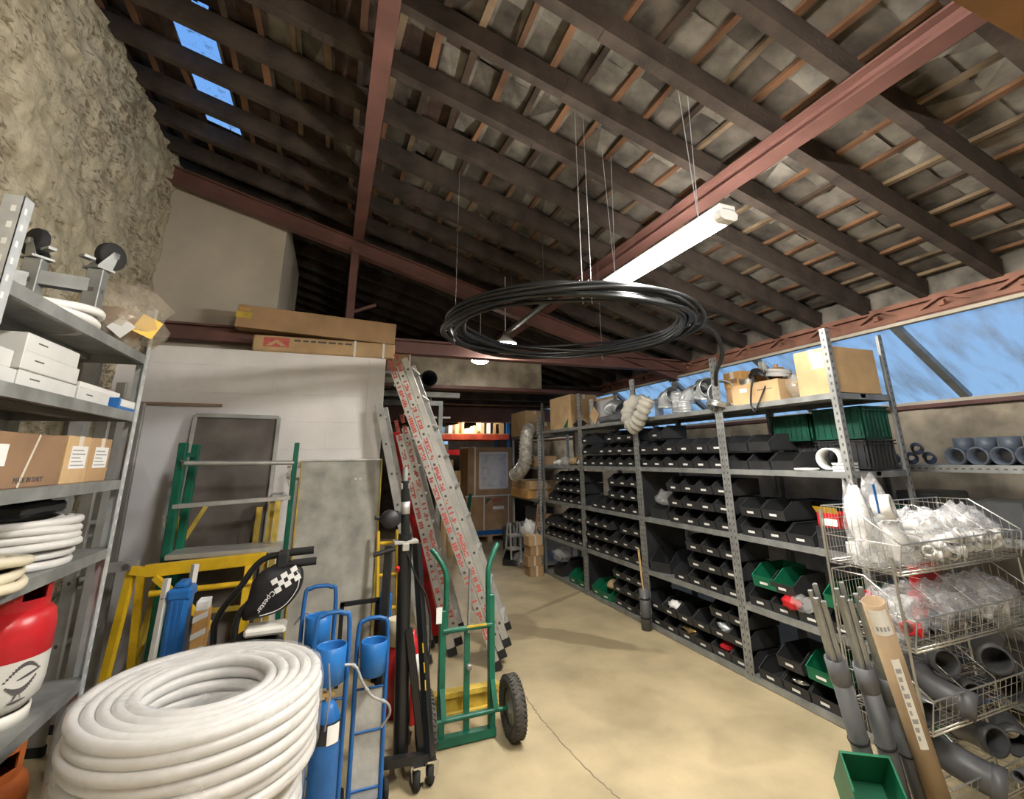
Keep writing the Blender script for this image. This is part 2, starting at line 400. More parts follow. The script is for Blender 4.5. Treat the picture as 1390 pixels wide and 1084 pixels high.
# battens and the underside of the tiles
GAUGE = .335 / 1.5; X0 = -1.365 - GAUGE * 3; SW = .335
bat = MB(); NS = 29
for j in range(NS + 1):
    x = X0 + GAUGE * j
    if x > 4.55: break
    for a, b in zip(RY, RY[1:]):
        if 3.0 < a < 4.2 and -1.33 < x < -1.06: continue
        z = roof_z(x) + .165 + random.uniform(-.004, .004); t = random.uniform(-.014, .014)
        bat.bar((x + t, a, z), (x - t, b + .01, z), .038 + random.uniform(-.006, .01), .025, mi=random.choice((0, 0, 1, 2)))
struct(bat.build('trim_60', ['batten', 'batten_pale', 'batten_dark']))
til = MB(); SKY = []
gaps = [(a, b) for a, b in zip(RY, RY[1:])]
def is_sky(x, a): return abs(x + 1.365) < .01 and 3.0 < a < 4.2
for j in range(-1, NS):
    x = X0 + GAUGE * j
    if x > 4.45: break
    for a, b in gaps:
        xs_ = x
        if is_sky(x, a):
            SKY.append((x, a, b)); continue
        if 3.0 < a < 4.2 and -1.365 < x < -1.03: xs_ = -1.03
        h = (a + b) / 2
        for p, q in ((a, h), (h, b)):
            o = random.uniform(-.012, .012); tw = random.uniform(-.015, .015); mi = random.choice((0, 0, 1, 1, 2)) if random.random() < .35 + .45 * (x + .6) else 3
            x1 = x + GAUGE + .05
            za, zb = roof_z(xs_) + .205, roof_z(x1) + .186
            A = V((xs_, p, za + o)); B = V((x1, p, zb + o + tw)); Cc = V((x1, q + .006, zb + o - tw)); D = V((xs_, q + .006, za + o + .006))
            n1 = random.uniform(.2, .8); mid = A.lerp(B, n1) + V((0, 0, random.uniform(-.012, .012))); mid2 = D.lerp(Cc, random.uniform(.2, .8)) + V((0, 0, random.uniform(-.012, .012)))
            til.add([A, mid, mid2, D], [(0, 1, 2), (0, 2, 3)], mi); til.add([mid, B, Cc, mid2], [(0, 1, 2), (0, 2, 3)], mi if mi == 3 else random.choice((mi, mi, 2)))
            til.quad(A + V((0, 0, .0)), D, D + V((0, 0, .03)), A + V((0, 0, .03)), mi)
for x, a, b in SKY:      # boards trimming the glass tiles
    for q in (x - .012, x + SW + .012): til.bar((q, a, roof_z(q) + .235), (q, b, roof_z(q) + .235), .018, .13, mi=1)
# the roof skin outside, so no daylight leaks between the tiles
sx0 = -1.365; sx1 = sx0 + SW
for (u, w, p, q) in ((-2.2, sx0 - .12, YN - .3, YF + .3), (sx1 + .02, 4.62, YN - .3, YF + .3), (sx0 - .12, sx1 + .02, YN - .3, SKY[0][1] - .01), (sx0 - .12, sx1 + .02, SKY[-1][2] + .4, YF + .3)):
    til.prism([(u, p, roof_z(u) + .26), (w, p, roof_z(w) + .26), (w, p, roof_z(w) + .30), (u, p, roof_z(u) + .30)], (0, q - p, 0), 1)
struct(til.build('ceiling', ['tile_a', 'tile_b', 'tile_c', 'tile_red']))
for i, (x, a, b) in enumerate(SKY):
    m = MB(); z = roof_z(x) + .20; z1 = roof_z(x + SW) + .20
    m.prism([(x, a, z), (x + SW, a, z1), (x + SW, a, z1 + .006), (x, a, z + .006)], (0, b - a, 0)); struct(m.build('window_%d' % (20 + i), 'skylight_glass'))
# steel purlins and the two trusses
def ibeam(m, p, q, w, h, up=(0, 0, 1)):
    u = V(up); d = (V(q) - V(p)).normalized(); u = (u - d * u.dot(d)).normalized()
    o = u * (h / 2 - .006)
    m.bar(V(p) + o, V(q) + o, w, .012, up); m.bar(V(p) - o, V(q) - o, w, .012, up); m.bar(p, q, .012, h - .02, up)
for i, x in enumerate((.10, 2.36)):
    m = MB(); ibeam(m, (x, YN, roof_z(x) - .055), (x, 12.5, roof_z(x) - .055), .115, .11); struct(m.build('trim_%d' % (61 + i), 'red_steel'))
for i, (y, mt) in enumerate(((.40, 'shade_brown'), (5.16, 'red_steel'))):
    m = MB(); z = 2.80 if y < 1 else 2.765; m.b2((-1.75, y - .07, z), (4.5, y + .07, z + .02)); m.b2((-1.75, y - .07, z + .14), (4.5, y + .07, z + .16)); m.b2((-1.75, y - .01, z + .01), (4.5, y + .01, z + .15))
    struct(m.build('trim_%d' % (63 + 2 * i), mt))
    m = MB(); x0, x1 = -1.75, 4.40; ibeam(m, (x0, y, roof_z(x0) - .20), (x1, y, roof_z(x1) - .20), .12, .17); struct(m.build('trim_%d' % (64 + 2 * i), mt))
# post from the tie beam to the purlin of the far truss, with stub cleat
m = MB(); m.b2((.04, 5.12, 2.92), (.12, 5.20, 3.93)); m.bar((.12, 5.16, 3.2), (.34, 5.16, 3.3), .03, .03); struct(m.build('trim_67', 'red_steel'))
# plastered block behind the truss, top left
m = MB(); m.prism([(-1.75, 5.30, 2.5), (-.64, 5.30, 2.5), (-.64, 5.30, roof_z(-.64) - .06), (-1.75, 5.30, roof_z(-1.75) - .1)], (0, 1.9, 0)); struct(m.build('wall_chimney', 'plaster'))
# white block partition, with joints
m = MB(); WY = 4.93
m.b2((-1.8, WY + .004, 0), (.46, WY + .13, 2.655))
zc = 0; row = 0
while zc < 2.6:
    hh = .249 if zc + .25 < 2.655 else 2.655 - zc; x = -1.8 - (.25 if row % 2 else 0)
    while x < .455:
        a = max(x, -1.8); b = min(x + .499, .458)
        if b > a + .01: m.b2((a, WY + random.uniform(-.0004, .0004), zc), (b, WY + .05, zc + hh), .0012)
        x += .5
    zc += .25; row += 1
m.b2((.30, WY - .004, 1.66), (.462, WY + .134, 2.64), .004)
struct(m.build('wall_partition', 'block_white'))
# far end: lintel, low ceiling, far wall and its window
m = MB(); m.b2((.5, 7.2, 2.74), (3.25, 7.35, 3.35)); struct(m.build('wall_lintel', 'stone'))
m = MB(); m.b2((.4, 7.14, 2.70), (4.4, 7.4, 2.75)); struct(m.build('trim_68', 'red_steel'))
m = MB(); m.b2((.3, 7.36, 2.78), (4.5, YF, 2.86), mi=0)
for y in (8.1, 8.8, 10.2, 11.2): m.b2((.3, y, 2.66), (4.5, y + .09, 2.79), mi=0)
struct(m.build('trim_69', 'timber_dark'))
m = MB(); m.b2((.4, 9.4, 2.36), (4.5, 9.6, 2.66)); struct(m.build('trim_70', 'red_steel'))
m = MB(); m.b2((-2, 12.6, 0), (2.27, 12.8, 3)); m.b2((2.59, 12.6, 0), (2.71, 12.8, 3)); m.b2((2.95, 12.6, 0), (5.8, 12.8, 3)); m.b2((2.25, 12.6, 0), (2.97, 12.8, 1.5)); m.b2((2.25, 12.6, 2.5), (2.97, 12.8, 3)); m.b2((-2.2, 12.62, 2.9), (4.6, 12.8, 5)); struct(m.build('wall_back', 'timber_dark'))
m = MB(); m.b2((2.27, 12.66, 1.5), (2.59, 12.67, 2.5)); m.b2((2.71, 12.66, 1.5), (2.95, 12.67, 2.5))
w = struct(m.build('window_30', 'window_glass')); m = MB()
for z in (1.5, 1.85, 2.2, 2.48): m.b2((2.27, 12.63, z - .012), (2.95, 12.67, z + .012))
f = m.build('window_frame', 'timber_dark', w)

# ------------------------------------------------------------------ light
world = bpy.data.worlds.new('dusk_sky'); scene.world = world; world.use_nodes = True
nt = world.node_tree; bg = nt.nodes['Background']
tc = nt.nodes.new('ShaderNodeTexCoord'); sx = nt.nodes.new('ShaderNodeSeparateXYZ'); nt.links.new(tc.outputs['Generated'], sx.inputs[0])
rp = nt.nodes.new('ShaderNodeValToRGB'); rp.color_ramp.elements[0].position = 0.; rp.color_ramp.elements[1].position = .7
rp.color_ramp.elements[0].color = (.46, .72, 1., 1); rp.color_ramp.elements[1].color = (.19, .45, 1., 1)
nt.links.new(sx.outputs['Z'], rp.inputs['Fac']); nt.links.new(rp.outputs['Color'], bg.inputs['Color']); bg.inputs['Strength'].default_value = .78

def tube_lamp(x, y0, y1, z, label, drop, glow='lamp_glow'):
    t = thing('strip_light', label, 'ceiling light', (x, (y0 + y1) / 2, z - .03), 'strip lights')
    m = MB(); prof = [(-.035, .022), (-.058, 0), (-.05, -.026), (-.03, -.036), (.03, -.036), (.05, -.026), (.058, 0), (.035, .022)]
    m.prism([(x + a, y0 + .05, z + b) for a, b in prof], (0, y1 - y0 - .1, 0)); m.build('diffuser', glow, t)
    m = MB(); m.b2((x - .052, y0, z + .014), (x + .052, y1, z + .05), .006)
    for a, b in ((y0, y0 + .05), (y1 - .05, y1)): m.prism([(x + p * 1.05, a, z + q * 1.05) for p, q in prof], (0, b - a, 0))
    m.build('housing', 'lamp_house', t)
    for y in (y0 + .2, y1 - .15):
        m = MB(); m.tube([(x, y, z + .045), (x - .04, y, z + .045 + drop)], .0025, 6); m.tube([(x, y, z + .045), (x + .04, y, z + .045 + drop)], .0025, 6); m.build('wire', 'galv', t)
    return t
tube_lamp(1.74, 1.55, 2.72, 2.805, 'long bright white strip light hanging from the rafters by wires', 1.02)
tube_lamp(.5, -.45, .75, 3.2, 'bright white strip light hanging overhead, nearer than the other', .98, 'lamp_fill')
for x, y, z, l in ((1.74, 4.82, 2.845, 'small round glowing lamp seen through the hanging black coil'), (1.86, 6.2, 2.93, 'small round glowing lamp beside the pale lintel')):
    t = thing('lamp', l, 'ceiling light', (x, y, z))
    m = MB(); m.lathe([(0, 0), (.08, .005), (.115, .03), (.12, .05)], (x, y, z)); m.build('bulb', 'bulb_glow', t)
    m = MB(); m.lathe([(.125, .04), (.13, .055), (.06, .10), (.03, .14), (0, .14)], (x, y, z)); m.tube([(x, y, z + .13), (x, y, roof_z(x) + .02)], .006, 6); m.build('lamp_shade', 'lamp_house', t)
m = MB(); m.tube([(1.74, 3.62, 3.02), (1.74, 4.85, 3.0)], .028, 10)
for y in (3.75, 4.6): m.tube([(1.74, y, 3.02), (1.74, y, roof_z(1.74) + .2)], .003, 5)
tag(m.build('conduit_pipe', 'pvc_grey'), 'grey pipe hung lengthwise above the round lamp, seen through the coil', 'pipe')

vs_ = scene.view_settings; vs_.view_transform = 'Standard'; vs_.look = 'None'; vs_.gamma = 1; vs_.use_curve_mapping = False; vs_.exposure = .38

# ------------------------------------------------------------------ long shelving on the right
SX0, SX1 = 3.09, 3.69
PY = [2.10, 3.15, 4.39, 5.65, 6.90]
SZ = [.045, .53, 1.03, 1.53, 2.04]        # top faces of the shelves
def post(m, x, y, h, sx, sy, w=.042, hole_mi=1, step=.05):
    """slotted angle upright, corner at (x,y), legs pointing along sx, sy"""
    m.b2((x, y, 0), (x + sx * w, y + sy * .003, h)); m.b2((x, y, 0), (x + sx * .003, y + sy * w, h))
    z = .04
    while z < h - .02:
        m.b2((x - sx * .0006, y + sy * .014, z), (x + sx * .001, y + sy * .026, z + .020), mi=hole_mi)
        m.b2((x + sx * .014, y - sy * .0006, z), (x + sx * .026, y + sy * .001, z + .020), mi=hole_mi)
        z += step
shelv = thing('shelving_unit', 'long grey steel shelving of four bays filled with black bins', 'shelving', (SX0, 4.5, 0))
for i, y in enumerate(PY):
    for x, sx in ((SX0, 1), (SX1, -1)):
        m = MB(); sy = 1 if i == 0 else -1
        post(m, x, y, 2.48, sx, sy)
        if 0 < i < 4: post(m, x, y + .002, 2.48, sx, 1)
        m.b2((x - .004, y - .03, 0), (x + .05 * sx, y + .03, .004)); m.build('post', ['galv_dull', 'print_dark'], shelv)
for z in SZ:
    for a, b in zip(PY, PY[1:]):
        m = MB(); a2, b2 = a + .006, b - .006
        m.b2((SX0 + .004, a2, z - .003), (SX1 - .004, b2, z))
        for x in (SX0 + .003, SX1 - .006): m.b2((x, a2, z - .040), (x + .003, b2, z))
        for y in (a2, b2 - .003): m.b2((SX0 + .004, y, z - .040), (SX1 - .004, y + .003, z))
        m.b2((SX0 + .006, a2, z - .040), (SX0 + .02, b2, z - .038)); m.b2((SX0 + .25, a2, z - .03), (SX0 + .30, b2, z - .004))
        m.build('shelf', 'galv_dull', shelv)
for y, z0, z1 in ((4.395, .55, 1.0), (4.395, 1.04, 1.5), (5.655, .06, .5)):
    m = MB(); m.b2((SX0 + .05, y, z0), (SX1 - .05, y + .004, z1)); m.build('side_panel', 'bin_black', shelv)
m = MB(); m.b2((SX1 - .02, 5.67, 1.54), (SX1 - .012, 6.88, 2.03)); lab(m.build('back_panel', 'white_card', shelv), 'pale back panel of the far bay')

def bin_mesh(w, d, h, lip, slope):
    t = .0028; m = MB()
    prof = [(0, 0), (-.012, lip), (slope, h), (d, h), (d, 0)]
    for s in (-1, 1):
        y = s * (w / 2 - t / 2)
        m.prism([(x, y - t / 2, z) for x, z in prof], (0, t, 0))
        m.bar((-.012, s * (w / 2 - .003), lip), (slope, s * (w / 2 - .003), h), .007, .005); m.bar((slope, s * (w / 2 - .003), h), (d, s * (w / 2 - .003), h), .007, .005)
    m.b2((0, -w / 2, .004), (d, w / 2, .004 + t))
    m.prism([(0, -w / 2, 0), (-.012, -w / 2, lip), (-.012 + t, -w / 2, lip), (t, -w / 2, 0)], (0, w, 0))
    m.bar((-.011, -w / 2, lip), (-.011, w / 2, lip), .006, .005)
    m.b2((d - t, -w / 2, 0), (d, w / 2, h)); m.bar((d - .002, -w / 2, h), (d - .002, w / 2, h), .008, .006)
    # label holder frame on the lip
    m.prism([(-.0035, -.04, .016), (-.0125, -.04, lip - .008), (-.0105, -.04, lip - .008), (-.0015, -.04, .016)], (0, .08, 0))
    return m
def card_mesh(w, z0, z1, lip):
    m = MB(); f = lambda z: -.012 * z / lip - .0045
    m.prism([(f(z0), -w / 2, z0), (f(z1), -w / 2, z1), (f(z1) + .001, -w / 2, z1), (f(z0) + .001, -w / 2, z0)], (0, w, 0)); return m
def make_bin(name, mt, w, d, h, lip, slope, card, label, group):
    r = bin_mesh(w, d, h, lip, slope).build(name, mt, origin=(0, 0, 0)); tag(r, label, 'storage bin', group)
    if card: card_mesh(card, .025, .042, lip).build('label_card', 'white_card', r)
    return r
G1 = 'black stacking bins on the long shelving'
BIN = make_bin('storage_bin', 'bin_black', .199, .32, .128, .064, .085, .062, '-', G1)
BINU = make_bin('storage_bin', 'bin_black', .199, .32, .128, .064, .085, None, '-', G1)   # no card
used = set()
BAYN = ['nearest bay', 'second bay', 'third bay', 'farthest bay']
SHN = ['bottom shelf', 'second shelf up', 'third shelf up', 'fourth shelf up']
ROWN = ['lower row', 'middle row', 'upper row']; ORD = ['first', 'second', 'third', 'fourth', 'fifth', 'sixth', 'seventh']
def put_bin(src, loc, label, rz=0., group=G1):
    if src not in used:
        used.add(src); src.location = loc; src.rotation_euler = (0, 0, rz); src['label'] = label; return src
    return dup(src, loc, label, rz, group)
CB = [3.25, 3.455, 3.66, 3.865, 4.08, 4.285]
CC_ = [4.54, 4.745, 4.95, 5.155, 5.36, 5.56]
CD = [5.79, 5.99, 6.19, 6.39, 6.585, 6.775]
CA = [2.385, 2.59, 2.795, 3.0]
def rows(bay, shelf, row, ys, dx=0., plain=False, dz=0.):
    ys = sorted(ys, reverse=True)
    for i, y in enumerate(ys):
        o = put_bin(BINU if plain else BIN, (SX0 + .028 + dx + random.uniform(-.006, .006), y + random.uniform(-.0025, .0015), SZ[shelf] + row * .142 + dz),
                    'black bin %s, %s, %s, %s, %s from left' % ('without card' if plain else 'with white label card', BAYN[bay], SHN[shelf], ROWN[row], ORD[i]))
B = CB; Cq = CC_; D = CD; A = CA
rows(1, 3, 0, B); rows(1, 3, 1, B); rows(1, 3, 2, [B[4]])
for r in range(3): rows(1, 2, r, B[:4])
rows(1, 1, 0, B[:4]); rows(1, 1, 1, B[:3]); rows(1, 1, 2, B[:3])
rows(1, 0, 0, B); rows(1, 0, 1, B); rows(1, 0, 2, B[:2], dx=.02)
rows(2, 3, 0, Cq); rows(2, 3, 1, Cq[:4] + [Cq[5]]); rows(2, 3, 2, Cq[:3] + [Cq[5]])
rows(2, 2, 0, Cq[:3] + [5.16, 5.37]); rows(2, 2, 1, Cq[:3]); rows(2, 2, 2, Cq[:3])
rows(2, 1, 0, Cq); rows(2, 1, 1, Cq); rows(2, 1, 2, Cq[:2] + Cq[3:])
rows(2, 0, 0, Cq[:3]); rows(2, 0, 1, Cq[:3]); rows(2, 0, 2, Cq[:3])
rows(3, 2, 0, D[:4] + [6.64]); rows(3, 2, 1, D[:4]); rows(3, 2, 2, D[:4])
rows(3, 1, 0, D); rows(3, 1, 1, D); rows(3, 1, 2, D[:3])
rows(0, 3, 0, [2.61, 2.82, 3.03], plain=True); rows(0, 3, 1, [2.82, 3.03], plain=True, dx=.02)
rows(0, 2, 0, [2.56, 2.77, 2.98]); rows(0, 2, 1, [2.77, 2.98], dx=.01)
rows(0, 1, 0, [2.36, 2.57, 2.78, 2.99]); rows(0, 1, 1, [2.77])
rows(0, 0, 0, [2.36, 2.565, 2.77, 2.975]); rows(0, 0, 1, [2.80])
# larger black bins standing askew in the second bay, and the green ones
G2 = 'large black bins on the long shelving'; G3 = 'green bins on the long shelving'
BIG = make_bin('storage_bin', 'bin_black', .23, .42, .19, .09, .14, None, '-', G2)
put_bin(BIG, (SX0 + .05, 4.20, SZ[1]), 'large black bin angled at left of the second bay, second shelf up', .35, G2)
put_bin(BIG, (SX0 + .06, 4.17, SZ[2] + .0), 'large black bin holding clear bags, left of second bay, third shelf up', .1, G2)
GB = make_bin('storage_bin', 'green_plastic', .205, .33, .15, .075, .10, .07, '-', G3)
for loc, l, rz in (((SX0 + .03, 2.93, SZ[1] + .145), 'green bin set on black bins in nearest bay, second shelf up', 0),
                   ((SX0 + .03, 2.565, SZ[0] + .145), 'green bin set on black bins in nearest bay, bottom shelf', 0),
                   ((SX0 + .02, 2.17, SZ[0]), 'green bin at the right end of the bottom shelf, nearest bay', -.1),
                   ((SX0 + .03, 2.35, SZ[1] + .145), 'green bin behind the steel rods in nearest bay, second shelf up', .0),
                   ((SX0 + .02, 5.22, SZ[0]), 'green bin holding a brown parcel, third bay, bottom shelf', .1),
                   ((SX0 + .03, 5.45, SZ[0]), 'green bin beside the far post, third bay, bottom shelf, leftmost', -.05),
                   ((SX0 + .03, 5.80, SZ[0]), 'green bin at right of farthest bay, bottom shelf', .05),
                   ((SX0 + .03, 6.05, SZ[0]), 'green bin at middle of farthest bay, bottom shelf', 0)):
    put_bin(GB, loc, l, rz, G3)
put_bin(BIG, (SX0 + .03, 6.50, SZ[0]), 'large black bin at left of the farthest bay, bottom shelf', .05, G2)
put_bin(BIG, (2.78, 7.55, 0), 'large black bin standing open on the floor beyond the carton pile', .9, G2)

def sack(name, mt, c, size, label, cat, seed=1, amp=.3, freq=2.5, flat=None, group=None, n=16, mm=10):
    o = MB().blob(c, size, amp, freq, n, mm, 0, seed, flat).build(name, mt); return tag(o, label, cat, group)
sack('plastic_bag', 'film', (SX0 + .2, 4.19, SZ[2] + .19), (.14, .10, .07), 'crumpled clear bag lying in the large black bin, second bay', 'bag', 3, .5, 4)
# big plastic crates at the back of the nearest bay
def crate(name, mt, lo, hi, label, ribs=7, rim=True):
    m = MB(); t = .006; lo = V(lo); hi = V(hi)
    m.b2(lo, (hi.x, hi.y, lo.z + t)); m.b2(lo, (lo.x + t, hi.y, hi.z)); m.b2((hi.x - t, lo.y, lo.z), hi); m.b2(lo, (hi.x, lo.y + t, hi.z)); m.b2((lo.x, hi.y - t, lo.z), hi)
    for i in range(ribs):
        x = lo.x + (hi.x - lo.x) * (i + .5) / ribs; y = lo.y + (hi.y - lo.y) * (i + .5) / ribs
        m.b2((x - .004, lo.y - .008, lo.z + .02), (x + .004, lo.y, hi.z)); m.b2((lo.x - .008, y - .004, lo.z + .02), (lo.x, y + .004, hi.z))
    if rim:
        for z in (hi.z - .03, hi.z - .008): m.b2((lo.x - .012, lo.y - .012, z), (hi.x + .012, lo.y, z + .008)); m.b2((lo.x - .012, lo.y - .012, z), (lo.x, hi.y + .012, z + .008))
    return tag(m.build(name, mt), label, 'crate')
crate('plastic_crate', 'crate_green', (3.36, 2.14, 1.735), (3.64, 2.50, 1.96), 'green crate stacked on black crates in nearest bay, fourth shelf up')
crate('plastic_crate', 'crate_green', (3.36, 2.54, 1.735), (3.64, 2.86, 1.94), 'darker green crate left of the other, nearest bay, fourth shelf up')
crate('plastic_crate', 'bin_black', (3.36, 2.14, 1.535), (3.64, 2.50, 1.732), 'black crate under the green crate, right side of nearest bay')
crate('plastic_crate', 'bin_black', (3.44, 2.54, 1.535), (3.66, 2.86, 1.732), 'black crate behind the bins, nearest bay, fourth shelf up')
crate('plastic_crate', 'crate_green', (3.36, 2.14, 1.035), (3.64, 2.50, 1.30), 'green crate at the back of nearest bay, third shelf up')
crate('plastic_crate', 'bin_black', (3.46, 2.55, 1.035), (3.66, 2.86, 1.30), 'black crate beside the green crate, nearest bay, third shelf up')
# small things standing in the nearest bay
t = MB().pipe((3.14, 2.28, 1.61), (3.34, 2.34, 1.61), .072, .064).build('duct_connector', 'pvc_white'); tag(t, 'short white round duct connector standing on the fourth shelf', 'duct')
m = MB(); m.b2((3.12, 2.16, 1.53), (3.26, 2.24, 1.545)); m.b2((3.12, 2.16, 1.55), (3.26, 2.24, 1.565)); m.b2((3.12, 2.16, 1.57), (3.26, 2.24, 1.585)); tag(m.build('vent_cover', 'pvc_white'), 'stack of thin white vent covers beside the white duct', 'vent cover')
t = MB().lathe([(0, 0), (.075, 0), (.08, .01), (.08, .018), (0, .018)], (3.16, 2.46, 1.53)).build('round_lid', 'pvc_white'); tag(t, 'flat white round cap lying on the fourth shelf edge', 'cap')
m = MB(); m.b2((3.13, 2.26, 1.175), (3.30, 2.42, 1.185), mi=0)
for lo, hi in (((3.13, 2.26, 1.17), (3.133, 2.42, 1.26)), ((3.297, 2.26, 1.17), (3.30, 2.42, 1.26)), ((3.13, 2.26, 1.17), (3.30, 2.263, 1.26)), ((3.13, 2.417, 1.17), (3.30, 2.42, 1.26))): m.b2(lo, hi)
m.prism([(3.13, 2.26, 1.26), (3.13, 2.42, 1.26), (3.10, 2.42, 1.30), (3.10, 2.26, 1.30)], (.003, 0, 0), 1); m.b2((3.1285, 2.28, 1.18), (3.13, 2.40, 1.225), mi=2)
tag(m.build('screw_box', ['red_paint', 'yellow', 'white_card']), 'small red and yellow open box on black bins, nearest bay', 'box')
m = MB(); m.b2((3.13, 2.255, 1.03), (3.32, 2.44, 1.168)); m.b2((3.1295, 2.26, 1.1), (3.13, 2.43, 1.105), mi=1); tag(m.build('storage_bin', ['bin_black', 'print_dark']), 'plain black box under the red and yellow box', 'storage bin')
m = MB(); m.b2((3.11, 2.14, 1.03), (3.20, 2.24, 1.10), .003); tag(m.build('small_carton', 'white_carton'), 'small white carton at shelf end behind the wire basket', 'carton')
sack('plastic_bag', 'red_paint', (3.12, 2.72, SZ[1] + .10), (.05, .07, .04), 'small red plastic bag hanging over black bin, nearest bay', 'bag', 5, .5, 3)
sack('plastic_bag', 'film', (3.13, 2.62, SZ[1] + .115), (.06, .09, .05), 'clear plastic bag beside the red bag, nearest bay', 'bag', 8, .5, 3)
sack('fittings_pile', 'red_paint', (3.2, 3.45, SZ[0] + .075), (.07, .07, .03), 'red fittings heaped in a lower-row bin, second bay', 'fittings', 9, .6, 6)
sack('fittings_pile', 'galv', (3.2, 3.46, SZ[0] + .215), (.07, .07, .035), 'shiny metal fittings heaped in a middle-row bin, second bay', 'fittings', 4, .7, 7)
sack('fittings_pile', 'brass', (3.19, 3.87, SZ[0] + .075), (.07, .07, .03), 'brass fittings heaped in a lower-row bin, second bay', 'fittings', 6, .7, 7)
sack('fittings_pile', 'pvc_white', (3.2, 4.09, SZ[0] + .22), (.07, .07, .035), 'white fittings heaped in a middle-row bin, second bay', 'fittings', 2, .6, 6)
sack('fittings_pile', 'chrome', (3.2, 2.79, SZ[0] + .07), (.07, .07, .03), 'chrome fittings heaped in a bottom-shelf bin, nearest bay', 'fittings', 11, .7, 7)
sack('parcel', 'parcel', (3.25, 5.21, SZ[0] + .15), (.12, .08, .06), 'brown paper parcel lying in a green bin, third bay', 'parcel', 3, .25, 2)
sack('plastic_bag', 'film', (3.22, 6.55, SZ[0] + .25), (.13, .16, .09), 'crumpled grey and white bag on the black bin, farthest bay', 'bag', 7, .5, 3)
sack('cloth', 'cloth_blue', (3.45, 5.3, SZ[2] + .20), (.12, .1, .17), 'greenish cloth bundle hanging behind bins, third bay', 'cloth', 12, .5, 3)
for i, (y, s, mt, l) in enumerate(((6.5, .05, 'pvc_white', 'small white fitting at left of the farthest bay, fourth shelf'), (6.62, .04, 'pvc_white', 'tiny white fitting near the left post, fourth shelf'), (6.3, .075, 'film', 'white wrapped roll in the middle of the farthest bay, fourth shelf'), (6.05, .07, 'parcel', 'brown parcel at right of the farthest bay, fourth shelf'), (5.85, .05, 'pvc_white', 'small white fitting beside the brown parcel, fourth shelf'))):
    sack('small_fitting', mt, (3.2, y, SZ[3] + s * .75), (s, s * 1.2, s * .8), l, 'fitting', i + 20, .45, 3)
m = MB(); m.lathe([(.0, 0), (.10, 0), (.13, .10), (.12, .12), (0, .12)], (3.38, 6.1, SZ[3])); m.tube([(3.38, 6.1, 1.65), (3.3, 6.0, 1.78), (3.25, 5.9, 1.76)], .012); tag(m.build('lamp', 'shade_brown'), 'dark brown lamp shade lying on the fourth shelf, farthest bay', 'lamp')
# grey pipe tied to the post between the second and third bay
m = MB(); m.pipe((3.035, 4.36, 0), (3.035, 4.36, .36), .05, .046); m.lathe([(.051, .10), (.0525, .10), (.0525, .115), (.051, .115)], (3.035, 4.36, 0), closed=True, mi=1); m.lathe([(.051, .27), (.0525, .27), (.0525, .285), (.051, .285)], (3.035, 4.36, 0), closed=True, mi=1)
tag(m.build('pipe', ['pvc_grey', 'rubber']), 'short grey pipe strapped to the shelf post, standing on floor', 'pipe')
m = MB(); m.tube([(3.045, 4.36, .005), (3.035, 4.405, .72)], .011, 10); tag(m.build('stick', 'pine'), 'thin wooden stick standing in the grey strapped pipe', 'stick')

# ---- on the top shelf
TZ = SZ[4]
def carton(name, lo, hi, mt, label, cat='carton', extra=None, rz=0., mats=None):
    """closed box with flap seams and a strip of tape"""
    lo = V(lo); hi = V(hi); m = MB(); m.b2(lo, hi, .004); cx = (lo.x + hi.x) / 2; cy = (lo.y + hi.y) / 2
    if hi.y - lo.y > hi.x - lo.x:
        m.b2((cx - .02, lo.y - .0008, hi.z - .06), (cx + .02, hi.y + .0008, hi.z + .0008), mi=1); m.b2((cx - .001, lo.y, hi.z), (cx + .001, hi.y, hi.z + .001), mi=2)
    else:
        m.b2((lo.x - .0008, cy - .02, hi.z - .06), (hi.x + .0008, cy + .02, hi.z + .0008), mi=1); m.b2((lo.x, cy - .001, hi.z), (hi.x, cy + .001, hi.z + .001), mi=2)
    o = m.build(name, [mt, 'tape', 'print_dark'])
    if extra: extra(o)
    if rz: o.rotation_euler = (0, 0, rz)
    return tag(o, label, cat)
def ex(o):
    m = MB(); m.b2((3.118, 2.17, 2.22), (3.1195, 2.26, 2.33)); lab(m.build('shipping_label', 'white_card', o), 'white shipping label')
carton('carton', (3.12, 1.995 + .115, TZ), (3.58, 2.33 + .06, TZ + .32), 'cardboard_light', 'large brown carton at the near end of the top shelf', extra=ex)
m = MB(); m.b2((3.13, 2.56, TZ), (3.38, 3.02, TZ + .165), .003); o = m.build('carton', 'cardboard_light'); tag(o, 'long low brown carton on top shelf below the cables', 'carton')
m = MB(); m.b2((3.128, 2.86, TZ + .1), (3.13, 2.93, TZ + .13)); lab(m.build('sticker', 'white_card', o), 'white sticker')

m = MB()
for i in range(8): m.b2((3.129, 2.62 + i * .018, TZ + .095), (3.13, 2.632 + i * .018, TZ + .105))
m.build('print', 'print_dark', o)
o = carton('carton', (3.24, 3.0, TZ + .168), (3.44, 3.2, TZ + .31), 'orange_carton', 'small orange carton raised above the long low carton')
m = MB(); m.b2((3.238, 3.05, TZ + .21), (3.24, 3.12, TZ + .25)); m.build('print', 'cardboard_dark', o)
o = MB().b2((3.25, 3.03, TZ), (3.45, 3.2, TZ + .167), .003).build('carton', 'cardboard'); tag(o, 'plain brown carton carrying the small orange carton', 'carton')
sack('plastic_bag', 'film_brown', (3.24, 2.475, TZ + .095), (.10, .075, .10), 'grey knotted bag between the two brown cartons on top', 'bag', 14, .3, 3, flat=-.095)
